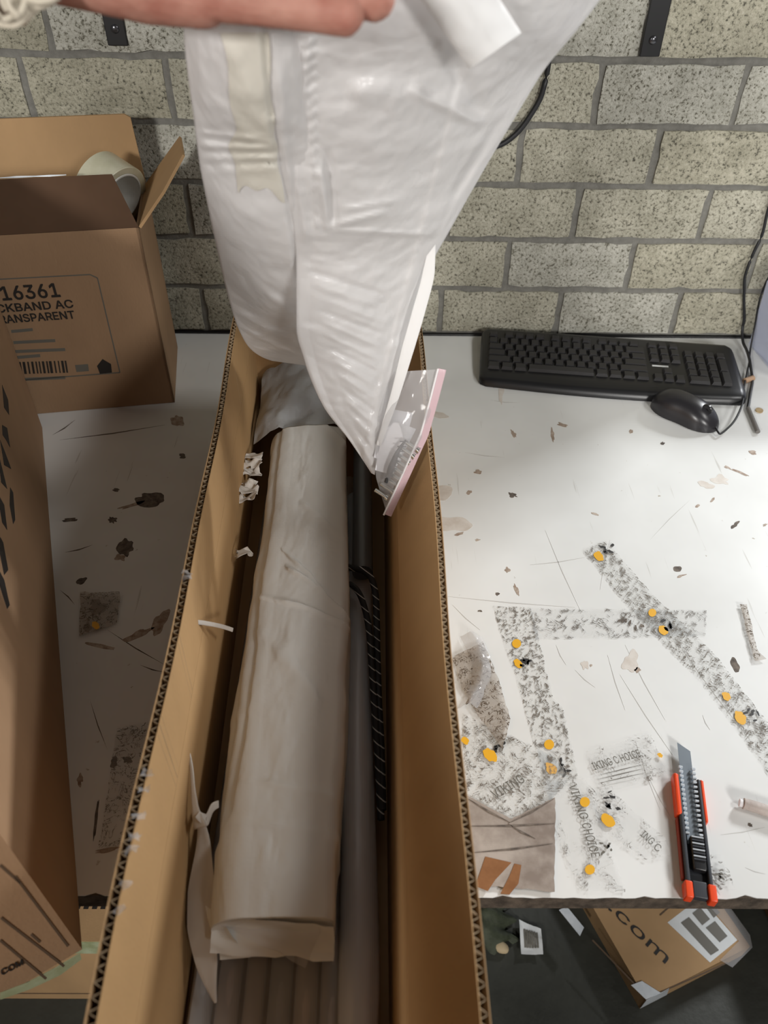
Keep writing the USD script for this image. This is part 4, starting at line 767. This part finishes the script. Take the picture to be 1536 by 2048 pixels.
obj('cable', tube(cb, .0026, 8, 100), m_cable, t, smooth=60)
obj('tie', tube([onz(1489, 762, T+.006), onz(1506, 756, T+.006)], .005, 10, 4), plain('tan_tie', (.42, .27, .17), .6), t, smooth=40)
s0, s1 = onz(1496, 816, T+.004), onz(1516, 864, T+.004)
obj('grey_stick', tube([s0, s1], .0036, 10, 4), m_wood, smooth=40, label='short grey plug end lying on the bench right of the mouse', cat='plug')
t = thing('cable', 'black cable curving down the wall behind the right side of the bag', 'cable', ony(1082, 190, W-.006))
cb = [ony(1108, -60, W-.006), ony(1104, 60, W-.006), ony(1095, 140, W-.006), ony(1083, 190, W-.006), ony(1060, 232, W-.006), ony(1034, 266, W-.006), ony(1000, 290, W-.006), ony(950, 300, W-.006), ony(880, 296, W-.006), ony(800, 262, W-.006), ony(740, 180, W-.006), ony(715, 60, W-.006), ony(705, -150, W-.006), ony(700, -300, W-.006)]
obj('cable', tube(cb, .0042, 10, 90), m_cable, t, smooth=60)
# translucent bin at the right edge
bx0, by0 = .688, 1.312
bn = thing('plastic_bin', 'translucent bluish plastic bin at the right edge against the wall', 'bin', (.83, 1.25, T))
ob = [(bx0, by0), (bx0+.30, by0), (bx0+.30, by0-.13), (bx0+.012, by0-.13)]
def binwall(a, b, h=.165, fl=.0):
    a, b = A([*a, T+.0008]), A([*b, T+.0008]); ctr = A([bx0+.15, by0-.065, T]); o = lambda p: unit(A([*(p-ctr)[:2], 0]))*-.0; s = np.linspace(0, 1, 16); hh = np.linspace(0, 1, 10)
    G = np.array([[a+(b-a)*u+up*h*w+unit(A([*(a+(b-a)*u-ctr)[:2], 0]))*(-.012*(1-w)) for w in hh] for u in s]); G += ((meshkit.fbm(G*25, 3, 3)-.5)*.004)[..., None]*A([1, 1, 0]); G[..., 1] = np.minimum(G[..., 1], by0+.004); return sheet(G, .0016)
for i in range(4): obj('wall_panel', binwall(ob[i], ob[(i+1) % 4]), m_bin, bn, smooth=True)
obj('base', slab([A([x+(.83-x)*.06, y+(1.25-y)*.1, T+.001]) for x, y in ob], .002), m_bin, bn)
obj('rim', tube([A([*ob[i % 4], T+.1665]) for i in range(5)], .004, 8, 60), m_bin, bn, smooth=60)

# brackets on the wall
for lab, (xa, ya_), (xb, yb) in (('black steel shelf bracket on the wall, left of the hand', (231, 0), (238, 90)), ('black steel shelf bracket on the wall at the upper right', (1319, 0), (1297, 112))):
    lo = ony(xb, yb, W); x = lo[0]; t = thing('shelf_bracket', lab, 'bracket', (x, W, lo[2]))
    obj('wall_plate', rbox((x-.0148, W-.0055, lo[2]), (x+.0148, W-.0005, 1.72), .0012, 8), m_bracket, t)
    obj('shelf_arm', rbox((x-.0148, W-.22, 1.715), (x+.0148, W-.0005, 1.72), .0012, 8), m_bracket, t)
    sc = manifold3d.Manifold.sphere(.0062, 24).scale([1, .55, 1]).translate([x, W-.0055, lo[2]+.022]); obj('screw', sc, plain('screw_head_%d' % (x > 0), (.12, .12, .13), .25, .8), t, smooth=True)

# ================================================================ UTILITY KNIFE
ke, kt = onz(1398, 1800, T+.004), onz(1372, 1560, T+.004); kd = unit(kt-ke); ks = np.cross(kd, up)
kn = thing('utility_knife', 'orange and black snap-off utility knife pointing away from the front edge', 'knife', ke)
def kq(s, o, h): return ke+kd*s+ks*o+up*(h-.004)      # s along from the butt end, o to the right, h above the bench
LK = .124
def kbox(s0, s1, o0, o1, h0, h1, r=.0012): 
    sp = manifold3d.Manifold.sphere(r, 8); return arr(manifold3d.Manifold.batch_hull([sp.translate(kq(s, o, h).tolist()) for s in (s0+r, s1-r) for o in (o0+r, o1-r) for h in (h0+r, h1-r)]))
obj('handle_base', kbox(0, LK, -.0125, .0125, .0008, .0062, .002), m_knife_black, kn, smooth=40)
obj('side_rail', kbox(.006, LK-.002, -.0125, -.0082, .0066, .0125), m_knife_black, kn, smooth=40); obj('side_rail', kbox(.006, LK-.002, .0086, .0125, .0066, .0125), m_knife_black, kn, smooth=40)
obj('grip', kbox(LK-.045, LK+.001, -.0155, -.0098, .001, .0135, .002), m_orange, kn, smooth=40, label='orange grip'); obj('grip', kbox(LK-.048, LK-.001, .0120, .0155, .001, .0115, .002), m_orange, kn, smooth=40, label='orange grip')
obj('side_trim', kbox(.016, LK-.046, -.0148, -.0122, .0012, .0085, .001), plain('dark_orange_plastic', (.30, .03, .012), .4), kn, smooth=40)
for o in (-.0145, .0072): obj('end_corner', kbox(-.003, .013, o, o+.0075, .0010, .0138, .0015), m_orange, kn, smooth=40, label='orange end corner')
obj('end_cap', kbox(-.001, .015, -.0070, .0070, .0064, .0115, .0015), m_knife_black, kn, smooth=40)
bl = [kq(.052, -.0062, .0075), kq(LK+.030, -.0062, .0075), kq(LK+.030+.0155, -.0075, .0075), kq(LK+.033, .0068, .0075), kq(.052, .0068, .0075)]
bl[2] = kq(LK+.0415, -.0062, .0075); obj('blade', slab(bl, .0007), m_blade, kn)
for k in range(15):
    s = .060+.0052*k
    for sd, o in ((-1, -.0085), (1, .0088)): obj('rail_tooth', kbox(s, s+.0024, min(o, o-sd*.0042), max(o, o-sd*.0042), .0084, .0118, .0005), m_rib, kn)
obj('slider', kbox(.024, .058, -.0052, .0078, .0064, .0150, .002), m_black, kn, smooth=40)
for k in range(8): obj('slider_rib', kbox(.033+.0032*k, .0343+.0032*k, -.0045, .0072, .0150, .0162, .0004), m_rib if k % 2 else m_knife_black, kn)

# ================================================================ ON THE FLOOR BELOW THE BENCH
HC = .052
Bc, Cc, Ac = onz(1292, 2000, HC), onz(1500, 1893, HC), onz(1130, 1790, HC)
e1 = unit(A([*(Cc-Bc)[:2], 0])); e2 = unit(A([*(Ac-Bc)[:2], 0])); e2 = unit(e2-e1*(e2@e1)) if abs(e2@e1) < .35 else e2
L1 = np.linalg.norm((Cc-Bc)[:2]); L2 = .34; g0_ = A([Bc[0], Bc[1], 0.0005]); ft = [g0_, g0_+e1*L1, g0_+e1*L1+e2*L2, g0_+e2*L2]
fc = thing('floor_carton', 'flat brown parcel with shipping label and dot-com lettering on the floor under the bench', 'carton', g0_+e1*L1/2+e2*L2/2)
obj('body', slab(ft, HC), m_kraft, fc)
def ftop(px, py, z=HC+.0008): return onz(px, py, z)
def fq(pts, mat, name, z=HC+.0008, th=.0005, label=None): obj(name, slab([onz(x, y, z) for x, y in pts][::-1], th) if Polygon(pts).exterior.is_ccw is False else slab([onz(x, y, z) for x, y in pts], th), mat, fc, label=label)
a_, b_ = onz(1212, 1814, HC+.001), onz(1326, 1924, HC+.001); m = meshkit.text_mesh('.com', .022, .0004, False); m.apply_scale([np.linalg.norm(b_-a_)/m.extents[0], 1, 1]); obj('print', placed(m, a_, unit(b_-a_), np.cross(up, unit(b_-a_))), m_ink, fc)
fq([(1335, 1845), (1400, 1795), (1475, 1880), (1420, 1925)], m_label, 'shipping_label')
for q_ in ([(1362, 1845), (1378, 1834), (1438, 1900), (1422, 1910)], [(1385, 1826), (1400, 1814), (1420, 1838), (1405, 1850)], [(1412, 1855), (1430, 1842), (1455, 1872), (1440, 1884)], [(1408, 1808), (1420, 1800), (1440, 1825), (1428, 1835)]): fq(q_, m_ink_soft, 'label_block', HC+.0016)
fq([(1400, 1790), (1450, 1800), (1500, 1870), (1505, 1895), (1465, 1935), (1440, 1920), (1478, 1882)], m_clear, 'label_pouch', HC+.0022, .0003)
fq([(1118, 1820), (1133, 1812), (1168, 1855), (1160, 1872)], m_white_tape, 'corner_tape', HC+.0008)
fq([(1262, 1970), (1284, 1962), (1322, 1986), (1292, 1999)], m_white_tape, 'corner_tape', HC+.0026)
fe = ft[0]+up*HC
obj('corner_tape', slab([ft[0]+up*.004-e1*.0006-e2*.0006, ft[0]+e1*.06+up*.004-e2*.0006, ft[0]+e1*.05+up*(HC+.001)-e2*.0006, ft[0]+up*(HC+.001)-e1*.0006-e2*.0006], .0006), m_white_tape, fc)
for a, b in [((1185, 1880), (1290, 1990)), ((1320, 1985), (1455, 1925)), ((1320, 1830), (1345, 1808))]:
    a, b = A(a, float), A(b, float); nn_ = unit(A([-(b-a)[1], (b-a)[0]]))*1.6; fq([a-nn_, b-nn_, b+nn_, a+nn_], m_groove, 'score_line', HC+.0012)
fc2 = thing('floor_carton', 'brown carton under the bench at the lower right corner behind the parcel', 'carton', (.95, .62, 0))
cr_ = [A([.80, .545, .0005]), A([1.2, .60, .0005]), A([1.15, .95, .0005]), A([.75, .90, .0005])]; obj('body', slab(cr_, .16), m_kraft_dark, fc2)
obj('tape', slab([cr_[0]*.6+cr_[3]*.4+up*.1605, cr_[1]*.6+cr_[2]*.4+up*.1605, cr_[1]*.5+cr_[2]*.5+up*.1605, cr_[0]*.5+cr_[3]*.5+up*.1605], .0006), m_brown_tape, fc2)
# left: carton under the bench
fc3 = thing('floor_carton', 'wide brown taped carton on the floor under the bench, lower left', 'carton', (-.6, .6, 0))
obj('body', box((-1.0, .456, .0005), (-.30, .80, .30)), m_kraft, fc3)
obj('seam_tape', box((-.99, .4552, .245), (-.31, .4559, .298)), m_green_tape, fc3); obj('score_line', box((-.99, .4553, .030), (-.31, .4559, .034)), m_groove, fc3)
for k in range(9): p = onz(172+17*k-34, 1816, .3003); obj('print_mark', box((p[0]-.004, .505, .3004), (p[0]+.004, .545, .3008)), m_ink, fc3)
# scraps on the floor
G = np.array([[onz(1037+44*u/9+ (4*v/9), 1842+70*v/9+18*u/9*(1-v/9), .004) for u in range(10)] for v in range(10)]); G[..., 2] += (meshkit.fbm(G*50, 3, 5))*.018
t = thing('crumpled_label', 'crumpled printed white label on the dark floor', 'paper', (G[5, 5, 0], G[5, 5, 1], 0)); obj('paper', sheet(G, .0004), m_label, t, smooth=True)
for k in range(6): obj('print_line', sheet(G[1:9, k+2:k+4][:, :2]*A([1, 1, 1])+A([0, 0, .0012]), .0002) if False else sheet(np.stack([G[2:8, k+2]+A([-.002, 0, .0012]), G[2:8, k+2]+A([.002, 0, .0012])], 1), .0003), m_ink_soft, t)
p = onz(1000, 1897, 0); pb = trimesh.creation.icosphere(2, 1.0); pb.vertices = pb.vertices*A([.017, .011, .009])*(.85+.3*meshkit.fbm(pb.vertices*1.5+5, 2, 3))[:, None]; pb.apply_transform(trimesh.transformations.rotation_matrix(-.6, [0, 0, 1])); pb.apply_translation(p+A([0, 0, .009])); obj('tan_chip', pb, m_pebble, smooth=True, label='small oval tan chip on the floor beside the crumpled label', cat='scrap')
p = onz(968, 1838, .03); t = thing('film_scrap', 'heap of dark olive crumpled film on the floor beside the long carton', 'plastic film', (p[0], p[1], 0))
G = np.array([[p+A([(-.06+.115*u/15)*(1+.25*math.sin(v*.9)), (-.045+.09*v/15)*(1+.3*math.sin(u*.8)), 0]) for u in range(16)] for v in range(16)]); G[..., 2] = .004+.07*meshkit.fbm(G*18, 4, 8)*np.outer(np.sin(np.linspace(.15, 3.0, 16)), np.sin(np.linspace(.15, 3.0, 16))); obj('film', sheet(G, .0006), m_junk, t, smooth=True)
